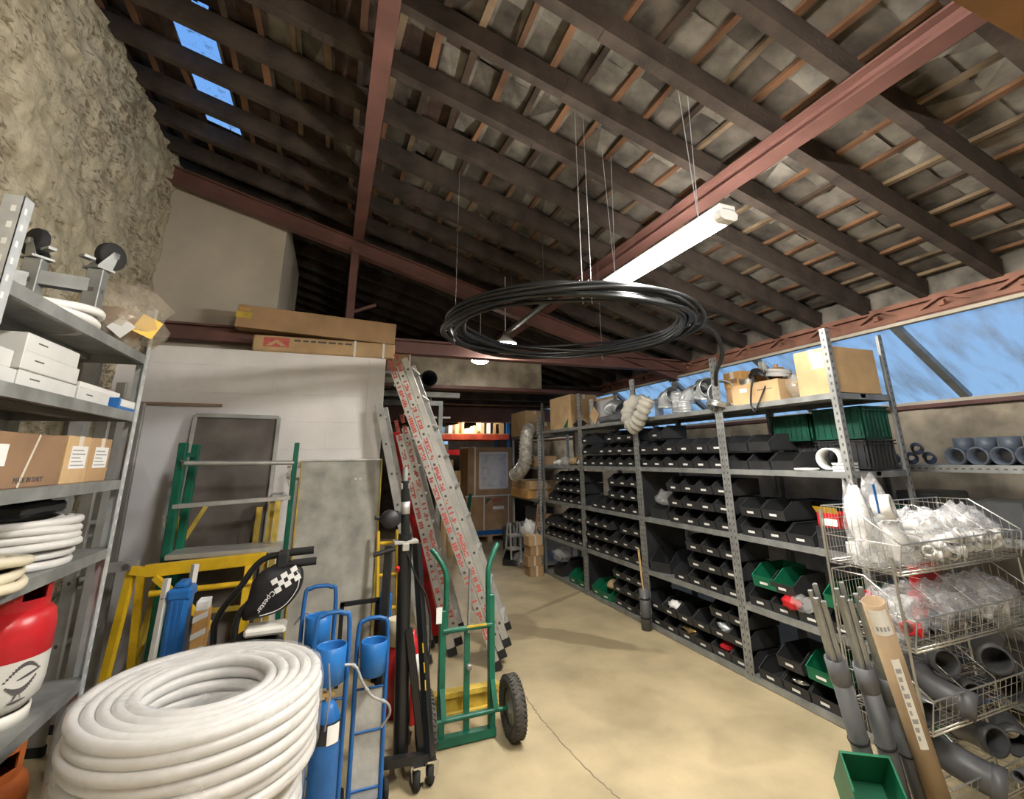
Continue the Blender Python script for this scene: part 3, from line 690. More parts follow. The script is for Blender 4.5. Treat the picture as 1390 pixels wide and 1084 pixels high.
# coils of cable lying over the cartons
def coil_path(c, R, n, turns, tilt=0., sq=1., h=.01, seed=0):
    rnd = random.Random(seed); out = []; K = 22
    for i in range(turns * K + 1):
        a = 2 * PI * i / K; r = R * (1 + .06 * math.sin(i * .37 + seed) + rnd.uniform(-.01, .01))
        p = V((r * math.cos(a), r * sq * math.sin(a), h * i / K + .008 * math.sin(a * 2 + seed)))
        out.append(V(c) + Matrix.Rotation(tilt, 3, 'Y') @ p)
    return out
for c, R, tilt, mt, l in (((3.27, 2.66, TZ + .185), .085, .2, 'cable', 'grey cable coil on the long low carton, right'), ((3.27, 2.83, TZ + .19), .09, .5, 'pe_black', 'black cable coil on the long low carton, middle'), ((3.27, 2.95, TZ + .185), .06, -.3, 'wire', 'silver wire coil on the long low carton, left')):
    tag(MB().tube(coil_path(c, R, 0, 5, tilt, 1., .012, int(R * 1000)), .008, 6).build('cable_coil', mt), l, 'cable')
for y, z, l in ((2.74, .27, 'brown fan motor standing left of the grey cable coil'), (2.90, .27, 'brown fan motor standing behind the black cable coil')):
    m = MB(); m.lathe([(0, 0), (.05, 0), (.075, .03), (.075, .05), (.05, .09), (0, .09)], (3.36, y, TZ + .20)); m.cyl((3.36, y, TZ + .29), (3.36, y, TZ + .32), .015); m.b2((3.30, y - .05, TZ + .166), (3.42, y + .05, TZ + .20)); tag(m.build('motor', 'shade_brown'), l, 'motor')
o = MB().tube(bez([(3.085, 2.735, TZ + .20), (3.07, 2.76, TZ + .10), (3.068, 2.78, TZ - .02), (3.068, 2.75, TZ - .07), (3.07, 2.70, TZ + .0), (3.16, 2.67, TZ + .168)]), .007, 8).build('cable', 'pe_black'); tag(o, 'black cable looping down over the front of the low carton', 'cable')
# galvanised spiral ducts
def elbow(c, R, r, a0, a1, name, label, tilt=0., n=12, mt='galv', rz=0.):
    m = MB(); pts = []
    Rm = rotz(rz) @ Matrix.Rotation(tilt, 3, 'X')
    for i in range(n + 1):
        a = a0 + (a1 - a0) * i / n; pts.append(V(c) + Rm @ V((0, R * math.cos(a), R * math.sin(a))))
    m.bend(pts, r, r * .95, 20)
    for i in range(1, n, 3): d = pts[i + 1] - pts[i]; m.lathe([(r * 1.0, -.004), (r * 1.05, 0), (r * 1.0, .004)], pts[i], d, 20)
    for e, o2 in ((0, 1), (-1, -2)): m.lathe([(r, -.02), (r * 1.06, -.018), (r * 1.06, 0), (r, 0)], pts[e], pts[e] - pts[o2], 20)
    return tag(m.build(name, mt), label, 'duct')
elbow((3.27, 3.93, TZ + .087), .13, .08, 0, PI / 2, 'duct_elbow', 'galvanised duct elbow on top shelf beside the hanging hose', 0)
elbow((3.30, 3.62, TZ + .09), .11, .075, -.1, 1.7, 'duct_elbow', 'galvanised duct elbow, second from the hanging hose', .3, rz=.5)
elbow((3.24, 3.40, TZ + .10), .12, .085, 0, 1.6, 'duct_elbow', 'galvanised duct elbow, third from the hanging hose', .2, rz=-.4)
elbow((3.33, 5.12, TZ + .09), .13, .085, .1, 1.8, 'duct_elbow', 'galvanised duct elbow lying beside the tilted card on top shelf', .5, rz=.3)
def duct(p, q, r, name, label, ribs=5, mt='galv', inner=None):
    m = MB(); m.pipe(p, q, r, r * .95, 24); p = V(p); q = V(q); d = q - p; L = d.length
    for i in range(ribs): h = L * (i + .5) / ribs; m.lathe([(r, h - .006), (r * 1.04, h), (r, h + .006)], p, d, 24)
    return tag(m.build(name, mt), label, 'duct')
duct((3.17, 3.66, TZ), (3.17, 3.66, TZ + .12), .068, 'duct_connector', 'short upright galvanised connector on the top shelf edge')
duct((3.2, 3.78, TZ), (3.22, 3.80, TZ + .22), .065, 'duct_connector', 'upright galvanised connector behind the first elbow')
duct((3.17, 3.16, TZ + .125), (3.30, 3.30, TZ + .135), .12, 'duct_connector', 'wide galvanised ring duct beside the tall shelf post', 4)
duct((3.33, 3.05, TZ + .09), (3.45, 3.12, TZ + .09), .09, 'duct_connector', 'galvanised ring behind the tall shelf post', 3)
duct((3.22, 3.48, TZ + .19), (3.30, 3.52, TZ + .26), .07, 'duct_connector', 'galvanised connector balanced on the elbows', 3)
o = MB().tube(coil_path((3.08, 3.14, TZ - .01), .10, 0, 4, .3, .8, .012, 9), .006, 6).build('wire_coil', 'wire'); tag(o, 'loose pale wire coil tied around the tall shelf post', 'wire')
# soft corrugated hose bent over the shelf front
pts = bez([(3.20, 4.26, TZ + .16), (3.06, 4.33, TZ + .18), (2.99, 4.36, TZ + .04), (2.99, 4.28, TZ - .09), (2.99, 4.18, TZ - .04), (3.0, 4.08, TZ + .08), (3.03, 4.02, TZ + .18)], 9)
rr = [.072 + (.008 if i % 4 < 2 else -.007) for i in range(len(pts))]
m = MB(); m.tube(pts, rr, 18, caps=False); m.tube(pts, [q * .9 for q in rr], 18, caps=False); tag(m.build('flexible_duct', 'duct_beige'), 'limp pale corrugated duct hanging over the top shelf edge', 'duct')

# far end of the top shelf
o = carton('carton', (3.12, 5.93, TZ), (3.55, 6.62, TZ + .47), 'cardboard_light', 'big brown carton at the far end of the top shelf')
m = MB()
for i in range(9): m.b2((3.26 + .004, 5.928, TZ + .14 + i * .035), (3.29, 5.93, TZ + .14 + i * .035 + random.uniform(.012, .026)))
m.build('print', 'print_red', o); m = MB(); m.prism([(3.118, 6.05, TZ + .01), (3.118, 6.18, TZ + .01), (3.118, 6.02, TZ + .14)], (.001, 0, 0)); m.build('sticker', 'green_plastic', o)
def frame(name, p, u, w, h, mt, label, panel='sheet_grey'):
    p = V(p); u = V(u); z = V((0, 0, 1)); b = .025; n_ = u.cross(z) * .02; m = MB(); m.prism([p, p + u * w, p + u * w + z * h, p + z * h], n_ * .4, 0)
    o = m.build(name, panel, origin=p)
    m = MB()
    for a, c_ in ((p, p + u * w), (p + z * h, p + u * w + z * h)): m.bar(a, c_, .03, b)
    for a, c_ in ((p, p + z * h), (p + u * w, p + u * w + z * h)): m.bar(a, c_, .03, b, up=u)
    m.build('frame', mt, o); return tag(o, label, 'frame')
frame('framed_panel', (3.46, 5.32, TZ + .014), V((0, 1, 0)), .56, .36, 'pine', 'wooden framed pale panel standing on the top shelf')
frame('framed_panel', (3.36, 5.74, TZ + .014), V((.3, .95, 0)).normalized(), .15, .36, 'white_card', 'narrow white frame standing beside the big far carton')
m = MB(); m.box((3.2, 5.42, TZ + .125), (.012, .17, .17), Matrix.Rotation(.75, 3, 'X')); tag(m.build('card', 'cardboard_light'), 'square brown card standing on its corner, top shelf', 'card')
sack('sheet', 'bag_grey', (3.22, 5.0, TZ + .045), (.10, .34, .06), 'folded grey sheeting lying along the top shelf edge', 'sheet', 15, .3, 2.5, flat=-.045)
sack('tool_bag', 'bag_black', (3.17, 5.78, TZ + .04), (.06, .15, .045), 'black roll lying before the big far carton', 'bag', 16, .3, 3, flat=-.04)
m = MB(); m.b2((3.20, 4.50, TZ), (3.32, 4.62, TZ + .13), .01); m.lathe([(.028, 0), (.028, .01), (0, .01)], (3.20, 4.56, TZ + .07), (-1, 0, 0), mi=1); tag(m.build('motor', ['shade_brown', 'print_dark']), 'small brown metal motor box beside the hanging pale duct', 'motor')
for i, (y, x, l) in enumerate(((4.70, 3.35, 'silver duct bracket standing left of the brown motor box'), (4.42, 3.40, 'silver duct bracket standing behind the hanging pale duct'))):
    m = MB(); m.b2((x, y, TZ), (x + .12, y + .003, TZ + .24)); m.b2((x, y, TZ), (x + .12, y + .07, TZ + .003)); m.b2((x, y, TZ + .2), (x + .02, y + .07, TZ + .203)); tag(m.build('bracket', 'galv'), l, 'bracket')
elbow((3.36, 4.13, TZ + .12), .10, .07, .2, 2.6, 'duct_elbow', 'galvanised duct elbow arching behind the hanging pale duct', .2)

# ------------------------------------------------------------------ left shelving and what stands on it
LX, LB, LY0, LY1 = -.95, -1.46, 1.78, 3.05
LZ = [.12, .71, 1.255, 1.57, 1.90, 2.20]
ls = thing('shelving_unit', 'galvanised slotted steel shelving at left with cartons, pipe coils and gas bottles', 'shelving', (LX, 2.4, 0))
for x, sx in ((LX, -1), (LB, 1)):
    for y, sy in ((LY0, 1), (LY1, -1)):
        m = MB(); post(m, x, y, 2.46, sx, sy, .05, 1, .055)
        m.build('post', ['galv', 'white_card'], ls)
for z in LZ:
    m = MB(); a, b = LY0 + .004, LY1 - .004
    m.b2((LB + .004, a, z - .003), (LX - .004, b, z))
    for x in (LX - .005, LB + .003): m.b2((x, a, z - .045), (x + .003, b, z))
    for y in (a, b - .003): m.b2((LB + .004, y, z - .045), (LX - .004, y + .003, z))
    m.b2((LX - .02, a, z - .045), (LX - .004, b, z - .043)); m.b2((LB + .2, a, z - .03), (LB + .26, b, z - .004))
    m.build('shelf', 'galv_dull', ls)

def cyl_patch(m, c, r, a0, a1, z0, z1, t=.0012, mi=0, n=10):
    """curved label on an upright cylinder"""
    c = V(c); P = [a0 + (a1 - a0) * i / n for i in range(n + 1)]
    for a, b in zip(P, P[1:]):
        q = [c + V((r * math.cos(w), r * math.sin(w), 0)) for w in (a, b)]; o = [c + V(((r + t) * math.cos(w), (r + t) * math.sin(w), 0)) for w in (a, b)]
        m.add([V((p.x, p.y, z)) for z in (z0, z1) for p in (q[0], q[1], o[1], o[0])], [(3, 2, 6, 7), (0, 4, 5, 1), (0, 1, 2, 3), (4, 7, 6, 5)], mi)
def gas_bottle(c, label, top, body, sc=1.):
    c = V(c); x, y, z = c; g = thing('gas_bottle', label, 'gas bottle', c); s = sc
    m = MB(); m.lathe([(.118 * s, 0), (.128 * s, 0), (.128 * s, .045 * s), (.118 * s, .045 * s)], c, closed=True, n=32); m.build('foot_ring', body, g)
    m = MB(); m.lathe([(0, .04 * s), (.11 * s, .045 * s), (.145 * s, .085 * s), (.152 * s, .13 * s), (.152 * s, .23 * s)], c, n=40); m.build('body', body, g)
    m = MB(); m.lathe([(.1525 * s, .225 * s), (.1525 * s, .32 * s), (.142 * s, .365 * s), (.115 * s, .39 * s), (0, .40 * s)], c, n=40); m.build('shoulder', top, g)
    m = MB(); n = 36
    for i in range(n):
        a0 = 2 * PI * i / n; a1 = 2 * PI * (i + 1) / n; am = (a0 + a1) / 2
        hole = any(abs((am - k + PI) % (2 * PI) - PI) < .34 for k in (-.5, 2.64))
        for z0, z1 in (((.37, .42), (.475, .52)) if hole else ((.37, .52),)): cyl_patch(m, (x, y, z), .125 * s - .012 * s, a0, a1, z + z0 * s, z + z1 * s, .006, n=1)
    m.lathe([(.112 * s, .512 * s), (.121 * s, .512 * s), (.121 * s, .525 * s), (.112 * s, .525 * s)], c, closed=True, n=36); m.build('collar', top, g)
    m = MB(); m.cyl((x, y, z + .39 * s), (x, y, z + .45 * s), .02 * s); m.cyl((x - .03 * s, y, z + .46 * s), (x + .03 * s, y, z + .46 * s), .014 * s); m.build('valve', 'brass', g)
    return g
gb = gas_bottle((-1.125, 2.66, .71), 'red and white gas bottle on the left shelving', 'red_paint', 'white_paint', 1.02)
m = MB(); cc = (-1.125, 2.66, .71)
def swoosh(m, a0, a1, z0, z1, bow, wd, n=16):
    for i in range(n):
        t0, t1 = i / n, (i + 1) / n; th = wd * (.35 + .65 * math.sin(PI * (t0 + .5 / n)))
        zz = z0 + (z1 - z0) * (t0 + .5 / n) + bow * math.sin(PI * (t0 + .5 / n)); cyl_patch(m, cc, .1552, a0 + (a1 - a0) * t0, a0 + (a1 - a0) * t1 + .003, .71 + zz - th / 2, .71 + zz + th / 2, n=1)
swoosh(m, -.95, -.25, .165, .185, .038, .014); swoosh(m, -.90, -.28, .150, .165, -.03, .020); swoosh(m, -.70, -.20, .165, .185, .0, .010)
swoosh(m, -.80, -.45, .095, .098, 0, .006); swoosh(m, -.72, -.62, .10, .128, 0, .012); swoosh(m, -.55, -.62, .10, .128, 0, .012)
lab(m.build('logo', 'print_dark', gb), 'worn black curved emblem')
gb2 = gas_bottle((-1.12, 2.72, .12), 'rusty orange gas bottle on the lowest shelf at left', 'orange_paint', 'orange_paint', 1.0)
m = MB(); cyl_patch(m, (-1.12, 2.72, .12), .1525, -.9, -.1, .12 + .15, .12 + .25); m.build('sticker', 'yellow_worn', gb2)

def ring_coil(name, mt, c, r_in, tube_r, nrad, nz, label, seed=1, wrap=None, cat='pipe coil', group=None, jit=.15, K=56, ends=None):
    """coil of pipe: separate turns laid side by side and in layers"""
    c = V(c); rnd = random.Random(seed); m = MB()
    for k in range(nz):
        ph = rnd.uniform(0, 6); off = V((rnd.uniform(-1, 1), rnd.uniform(-1, 1), 0)) * tube_r * .35
        for i in range(nrad):
            if nrad > 2 and 0 < k < nz - 1 and 0 < i < nrad - 1: continue
            R = r_in + tube_r + 2 * tube_r * i * .97; e = rnd.uniform(0, 6); rr = []
            pts = []
            for j in range(K):
                a = 2 * PI * j / K
                w = tube_r * jit * (math.sin(2 * a + ph) + .6 * math.sin(3 * a + e))
                hh = tube_r * jit * 1.2 * math.sin(a + e) + tube_r * jit * math.sin(2 * a + ph + i)
                pts.append(c + off + V(((R + w) * math.cos(a), (R + w) * math.sin(a), tube_r * (1 + 1.9 * k) + hh)))
            m.tube(pts, tube_r, 9, closed=True)
    t = thing(name, label, cat, c, group); m.build('pipe', mt, t)
    Ro = r_in + 2 * tube_r * nrad; H = tube_r * (2 + 1.9 * (nz - 1))
    if ends:
        a = ends; m = MB(); p = [c + V(((Ro + tube_r * .5) * math.cos(a - q), (Ro + tube_r * .5) * math.sin(a - q), H * .30 + q * .02)) for q in [i * .05 for i in range(12)]]
        m.bend(p[::-1], tube_r * .98, tube_r * .8, 12); lab(m.build('pipe_end', mt, t), 'cut pipe end')
    if wrap:
        m = MB(); n, prof = 64, []
        g = tube_r * .28
        prof = [(r_in - g, H * .12), (r_in - g, H * .85), (r_in + .4 * tube_r, H + g), (Ro - tube_r * .6, H + g), (Ro + g, H * .85), (Ro + g, H * .12), (Ro - tube_r, -0 + .002)]
        P2 = []
        for (a, b), (d, e) in zip(prof, prof[1:]):
            for q in range(5): P2.append((a + (d - a) * q / 5, b + (e - b) * q / 5))
        P2.append(prof[-1]); vs = []
        for i in range(n):
            a = 2 * PI * i / n
            for r_, z_ in P2:
                k2 = noise.noise(V((math.cos(a) * 9 * r_ * 2, math.sin(a) * 9 * r_ * 2, z_ * 16 + seed))) * .004
                vs.append(c + V(((r_ + k2) * math.cos(a), (r_ + k2) * math.sin(a), max(z_ + k2, .001))))
        L = len(P2); m.add(vs, [(i * L + j, i * L + j + 1, ((i + 1) % n) * L + j + 1, ((i + 1) % n) * L + j) for i in range(n) for j in range(L - 1)], 0, True)
        lab(m.build('wrap', wrap, t), 'clear plastic wrapping')
    return t
CG = None
c1 = ring_coil('conduit_coil', 'conduit', (-.355, 2.335, .58), .200, .0205, 5, 7, 'topmost white conduit coil in the wrapped stack at front left', 3, 'film', ends=-1.92)
c2 = ring_coil('conduit_coil', 'conduit', (-.395, 2.335, .287), .200, .0205, 5, 7, 'middle white conduit coil of the wrapped stack at front left', 5, 'film')
c3 = ring_coil('conduit_coil', 'conduit', (-.44, 2.33, 0), .200, .0205, 5, 7, 'lowest white conduit coil of the stack, standing on the floor', 8, 'film')
c1.rotation_euler = (.0, .0, 0)
m = MB(); m.tube([(.075, 2.36, .60), (.085, 2.37, .72), (.07, 2.38, .83)], .004, 6); o = m.build('string', 'cloth_blue', c1)
# coils on the shelf
ring_coil('pipe_coil', 'conduit', (-1.20, 2.62, LZ[2]), .15, .016, 3, 2, 'lower white pipe coil on the left shelf beneath another', 11)
ring_coil('pipe_coil', 'conduit', (-1.19, 2.60, LZ[2] + .066), .16, .016, 3, 4, 'upper white pipe coil stacked on the left shelf under cartons', 13, jit=.3)
ring_coil('pipe_coil', 'conduit_cream', (-1.06, 2.20, LZ[2]), .055, .017, 3, 3, 'cream pipe coil nearest the left edge', 17, jit=.3)
m = MB(); m.b2((-1.33, 2.42, LZ[2] + .198), (-1.04, 2.74, LZ[2] + .245), .012); m.b2((-1.29, 2.46, LZ[2] + .245), (-1.08, 2.70, LZ[2] + .26), .006); tag(m.build('tray', 'bag_black'), 'flat black case lying on the upper white pipe coil', 'case')
ring_coil('pipe_coil', 'pvc_white', (-1.18, 2.40, LZ[5]), .17, .017, 2, 2, 'white pipe coil lying at the edge of the top left shelf', 19, jit=.5, K=40)
for i, (y, l) in enumerate(((2.30, 'thin white plate inside the pipe coil on the top left shelf, nearer'), (2.45, 'thin white plate inside the pipe coil on the top left shelf, farther'))):
    tag(MB().box((-1.11, y, LZ[5] + .008), (.10, .05, .012), rotz(.5)).build('plate', 'white_card'), l, 'plate')
# cartons on the fourth shelf
o = carton('carton', (-1.40, 1.80, LZ[3]), (-.985, 2.46, LZ[3] + .185), 'cardboard_dark', 'long dark brown carton with tape on the left shelving')
m = MB(); m.b2((-.985, 1.92, LZ[3] + .075), (-.9835, 2.10, LZ[3] + .145)); lab(m.build('shipping_label', 'white_card', o), 'white shipping label')
m = MB(); m.b2((-.9835, 1.95, LZ[3] + .08), (-.983, 2.06, LZ[3] + .105)); m.build('print', 'print_grey', o)
m = MB(); m.bar((-.984, 2.20, LZ[3] + .003), (-.984, 2.27, LZ[3] + .183), .001, .012, up=(0, 1, 0)); m.build('tape', 'tape', o)
letters('MADE IN ITALY', .026, (-.9845, 2.17, LZ[3] + .018), (0, 1, 0), (0, 0, 1)).build('lettering', 'print_dark', o)
for i, (a, b, l) in enumerate(((2.475, 2.68, 'brown carton with white label, second from right on the left shelving'), (2.69, 2.89, 'brown carton with white label at right of its row, left shelving'))):
    o = carton('carton', (-1.36, a, LZ[3]), (-.98, b, LZ[3] + .19), 'cardboard_light' if i == 0 else 'cardboard', l)
    m = MB(); w = b - a; m.b2((-.98, a + .035, LZ[3] + .06), (-.9785, b - .03, LZ[3] + .15)); m.build('shipping_label', 'white_card', o)
    m = MB()
    for k in range(5): m.b2((-.9785, a + .045, LZ[3] + .07 + k * .015), (-.978, b - .045 - .02 * (k % 3), LZ[3] + .075 + k * .015))
    m.build('print', 'print_grey', o)
# white cartons on the fifth shelf
def wbox(lo, hi, label, blue=False):
    lo = V(lo); hi = V(hi); m = MB(); m.b2(lo, hi, .003); zc = (lo.z + hi.z) / 2
    m.b2((hi.x, lo.y + .07, zc + .004), (hi.x + .0006, lo.y + .13, zc + .009), mi=1); m.b2((lo.x + .05, hi.y - .0004, lo.z + .01), (hi.x - .02, hi.y + .0006, hi.z - .02), mi=2)
    return tag(m.build('small_carton', ['white_carton', 'print_dark', 'paper']), label, 'carton')
z = LZ[4]
wbox((-1.36, 2.06, z), (-.99, 2.46, z + .06), 'white flat carton at the bottom of the stack of three')
wbox((-1.35, 2.05, z + .061), (-.985, 2.44, z + .125), 'white flat carton in the middle of the stack of three')
wbox((-1.36, 2.07, z + .126), (-.995, 2.44, z + .19), 'white flat carton topmost of the stack of three')
wbox((-1.36, 1.80, z), (-.99, 2.05, z + .055), 'white carton at lower left beside the stack of three')
wbox((-1.35, 1.81, z + .056), (-1.0, 2.03, z + .115), 'white carton at upper left beside the stack of three')
wbox((-1.30, 2.47, z), (-.985, 2.77, z + .055), 'white carton lying right of the stack of three')
m = MB(); m.b2((-1.28, 2.50, z + .056), (-1.0, 2.92, z + .064), .003); m.b2((-1.28, 2.50, z + .064), (-1.27, 2.92, z + .085)); m.b2((-1.01, 2.50, z + .064), (-1.0, 2.92, z + .085)); tag(m.build('tray', 'white_card'), 'shallow white tray resting on the white cartons', 'tray')
m = MB(); m.b2((-1.25, 2.79, z), (-.955, 3.0, z + .05), .003); m.b2((-1.25, 2.785, z - .0005), (-.95, 2.80, z + .051), mi=1); m.b2((-1.25, 2.78, z), (-.953, 3.0, z + .014), mi=1); m.b2((-.955, 2.82, z + .018), (-.953, 2.98, z + .044), mi=2)
tag(m.build('small_carton', ['white_carton', 'blue_plastic', 'paper']), 'white and blue carton at the right end of the shelf', 'carton')
# upturned castor dolly, cloth and wrapped parcel on the top shelf
z = LZ[5]
d = thing('castor_dolly', 'upturned metal dolly with two black castors on the top left shelf', 'dolly', (-1.22, 2.5, z))
m = MB()
for x, y in ((-1.24, 2.50), (-1.05, 2.56)): m.b2((x - .03, y - .03, z), (x + .03, y + .03, z + .30), .003); m.b2((x + .0295, y - .01, z + .19), (x + .031, y + .01, z + .21), mi=1); m.b2((x - .01, y - .031, z + .19), (x + .01, y - .029, z + .21), mi=1)
m.bar((-1.24, 2.50, z + .22), (-1.05, 2.56, z + .22), .05, .06); m.bar((-1.40, 2.38, z + .2), (-1.24, 2.50, z + .2), .05, .06); m.b2((-1.43, 2.35, z), (-1.37, 2.41, z + .24), .003)
m.build('frame', ['galv_dull', 'print_dark'], d)
for x, y, rot in ((-1.24, 2.50, .9), (-1.05, 2.56, -.5)):
    Rz = rotz(rot); cz = z + .385; m = MB()
    m.box((x, y, z + .305), (.08, .08, .01), Rz)
    for s in (-1, 1): m.prism([V((x, y, 0)) + Rz @ V((s * .026, q, 0)) + V((0, 0, h)) for q, h in ((-.035, z + .31), (.035, z + .31), (.055, cz + .015), (.025, cz + .015))], Rz @ V((.004, 0, 0)))
    m.box(V((x, y, z + .34)) + Rz @ V((0, -.06, 0)), (.03, .05, .012), Rz)
    f = m.build('fork', 'galv_dull', d); a = Rz @ V((1, 0, 0)); w = V((x, y, cz)) + Rz @ V((0, .04, 0))
    m = MB(); m.lathe([(.018, -.018), (.06, -.02), (.066, -.012), (.066, .012), (.06, .02), (.018, .018)], w, a, 26); m.lathe([(0, -.03), (.016, -.03), (.016, .03), (0, .03)], w, a, 12, 1); m.build('wheel', ['rubber', 'alu_dull'], f)
sack('cloth', 'cloth_blue', (-1.20, 2.72, z + .07), (.13, .26, .09), 'grey-blue cloth heaped on the top left shelf', 'cloth', 31, .35, 3, flat=-.07)
o = sack('plastic_bag', 'film_brown', (-1.10, 3.0, z + .175), (.22, .22, .21), 'clear brownish plastic bag with yellow sticker, top left shelf', 'bag', 33, .28, 2.2, flat=-.175, n=22, mm=16)
sack('packing', 'cardboard_dark', (-1.12, 3.0, z + .115), (.13, .13, .12), 'brown goods inside the clear brownish bag', 'goods', 34, .3, 2.5, flat=-.115)
m = MB(); m.box((-.925, 2.86, z + .125), (.095, .004, .10), rotz(.45) @ Matrix.Rotation(.4, 3, 'Y')); m.build('sticker', 'yellow', o)
m = MB(); m.box((-1.01, 2.80, z + .10), (.08, .004, .08), rotz(.1) @ Matrix.Rotation(.7, 3, 'Y')); m.build('label_card', 'paper', o)

# ------------------------------------------------------------------ ladders behind the shelving
def ladder(name, a, b, wdir, W, nr, mts, label, dep=.07, th=.025, sections=1, off=(0, 0, 0), marks=None, rung=.016, holes=True, tread=False, cat='ladder'):
    """a = foot, b = top of the near stile; wdir = direction across; sections stacked along off"""
    a = V(a); b = V(b); w = V(wdir).normalized(); d = (b - a).normalized(); n_ = w.cross(d).normalized(); off = V(off)
    t = thing(name, label, cat, a)
    L = (b - a).length
    for k in range(sections):
        o = off * k; sh = d * (.05 * k)
        for s in (0, W - .02 * k):
            s0 = s + .01 * k; p = a + w * s0 + o + sh; q = b + w * s0 + o + sh; m = MB()
            m.bar(p, q, dep, th, up=w, bev=.003)
            if holes:
                for i in range(nr):
                    c = p + d * (L * (i + .6) / nr); 
                    if s == 0: m.cyl(c - w * (th / 2 + .0008), c - w * (th / 2 - .001), .012, n=8, mi=1)
            if s == 0 and marks and k < 2:      # printed lettering stays on the stile
                rnd = random.Random(k + 3)
                for i in range(nr):
                    c0 = L * (i + .6) / nr + .05; x = c0
                    while x < c0 + L / nr - .09:
                        l = rnd.uniform(.012, .022)
                        for e in (-.012, .0, .012):
                            if rnd.random() < .8: m.box(p + d * (x + l / 2) + n_ * e - w * (th / 2 + .0006), (.0125, l, .0012), Matrix((n_, d, w)).transposed(), 0, 2)
                        x += l + (.004 if rnd.random() < .8 else .028)
            f = m.build('stile', [mts[0], 'print_dark', marks or 'print_dark'], t)
            m = MB(); m.bar(p - d * .012, p + d * .05, dep + .008, th + .008, up=w); m.build('foot_cap', 'rubber', f)
        for i in range(nr):
            c = a + o + sh + d * (L * (i + .6) / nr); m = MB()
            if tread: m.bar(c + w * .01, c + w * (W - .01 - .02 * k), .09, .02, up=d)
            else: m.tube([c + w * .01, c + w * (W - .01 - .02 * k)], rung, 8)
            m.build('rung', mts[1], t)
    return t
ladder('ladder', (-1.58, 4.05, 0), (-1.62, 4.15, 2.25), (.25, .95, 0), .34, 7, ('alu_dull', 'alu_dull'), 'dull aluminium ladder upright behind the left shelving, farther left', .07)
ladder('ladder', (-1.45, 4.10, 0), (-1.50, 4.20, 2.1), (.25, .95, 0), .34, 6, ('alu_dull', 'alu_dull'), 'dull aluminium ladder upright behind the left shelving, nearer right', .08)
for y, x, h, l in ((3.45, -1.36, 2.3, 'broad grey metal upright right behind the left shelving post'), (3.55, -1.42, 2.4, 'grey metal upright standing behind the left shelving end'), (3.85, -1.28, 2.05, 'perforated metal upright between the shelving and grey sheet')):
    m = MB(); post(m, x, y, h, 1, -1, .07); m.b2((x, y - .07, 0), (x + .07, y - .067, h)); tag(m.build('metal_profile', ['alu_dull', 'print_dark']), l, 'metal profile')
# ------------------------------------------------------------------ sheets and frames against the white partition
m = MB(); m.prism([(-1.66, 4.86, 0), (-.62, 4.80, 0), (-.62, 4.90, 2.05), (-1.66, 4.90, 2.13)], (0, .018, 0)); tag(m.build('plasterboard', 'sheet_grey'), 'large pale grey sheet leaning on the white block wall', 'board')
m = MB(); m.bar((-1.64, 4.905, 2.14), (-.93, 4.905, 2.135), .025, .022); tag(m.build('batten', 'brown_strip'), 'thin brown timber strip resting atop the pale grey sheet', 'strip')
pan = thing('scaffold_deck', 'tall dark plywood deck in aluminium frame leaning on the wall', 'scaffold deck', (-.8, 4.5, 0))
tl, tr, bl, br = V((-1.10, 4.84, 2.035)), V((-.455, 4.84, 2.025)), V((-1.05, 4.40, .02)), V((-.41, 4.40, .02))
nrm = (tr - tl).cross(bl - tl).normalized()
m = MB(); m.prism([tl, tr, br, bl], nrm * .012)
for f in (.42, .47, .62, .66, .83): m.bar(tl.lerp(bl, f) + nrm * -.001, tr.lerp(br, f) + nrm * -.001, .02, .004, up=nrm)
m.build('deck', 'ply_dark', pan)
for a, b, wd in ((tl, tr, .035), (bl, br, .035), (tl, bl, .03), (tr, br, .03)):
    m = MB(); m.bar(a, b, wd, .05, up=nrm, bev=.003); m.build('frame', 'alu_dull', pan)
m = MB(); m.prism([(-.215, 4.80, 0), (.465, 4.80, 0), (.475, 4.895, 1.645), (-.225, 4.895, 1.645)], (0, .02, 0)); o = m.build('scaffold_deck', 'ply_grey'); tag(o, 'worn grey plywood deck with yellow edges leaning on the wall', 'scaffold deck')
m = MB(); m.bar((-.222, 4.795, 0), (-.232, 4.89, 1.645), .012, .035); m.bar((.472, 4.795, 0), (.482, 4.89, 1.645), .012, .035); m.build('edge_strip', 'yellow_worn', o)
m = MB(); m.bar((-.225, 4.89, 1.648), (.478, 4.89, 1.648), .03, .014); m.b2((-.30, 4.87, 1.50), (-.235, 4.89, 1.58)); m.build('edge_rail', 'alu', o)
m = MB()
for x in (.25, .29): m.cyl((x, 4.874, 1.475), (x, 4.866, 1.475), .009, n=10)
m.build('rivet', 'white_card', o)
# green scaffold end frame with aluminium rungs and platform
g = thing('scaffold', 'green folding scaffold frame with aluminium rungs and platform', 'scaffold', (-.62, 4.25, 0))
for a, b, w, h in (((-.985, 4.2, 0), (-1.0, 4.2, 1.785), .05, .075), ((-.25, 4.2, 0), (-.245, 4.2, 1.785), .035, .05), ((-.955, 4.34, 0), (-.965, 4.40, 1.78), .05, .06)):
    m = MB(); m.bar(a, b, w, h, up=(0, 1, 0), bev=.004); m.build('post', 'green_steel', g)
for z, r in ((1.64, .018),):
    m = MB(); m.tube([(-.98, 4.19, z), (-.25, 4.19, z - .008)], r, 10); m.build('rung', 'alu', g)
m = MB(); m.bar((-1.0, 4.19, 1.345), (-.25, 4.19, 1.375), .06, .03, bev=.003); m.build('rung', 'alu', g)
m = MB(); m.bar((-.99, 4.18, .30), (-.25, 4.18, .30), .03, .03); m.build('rung', 'alu', g)
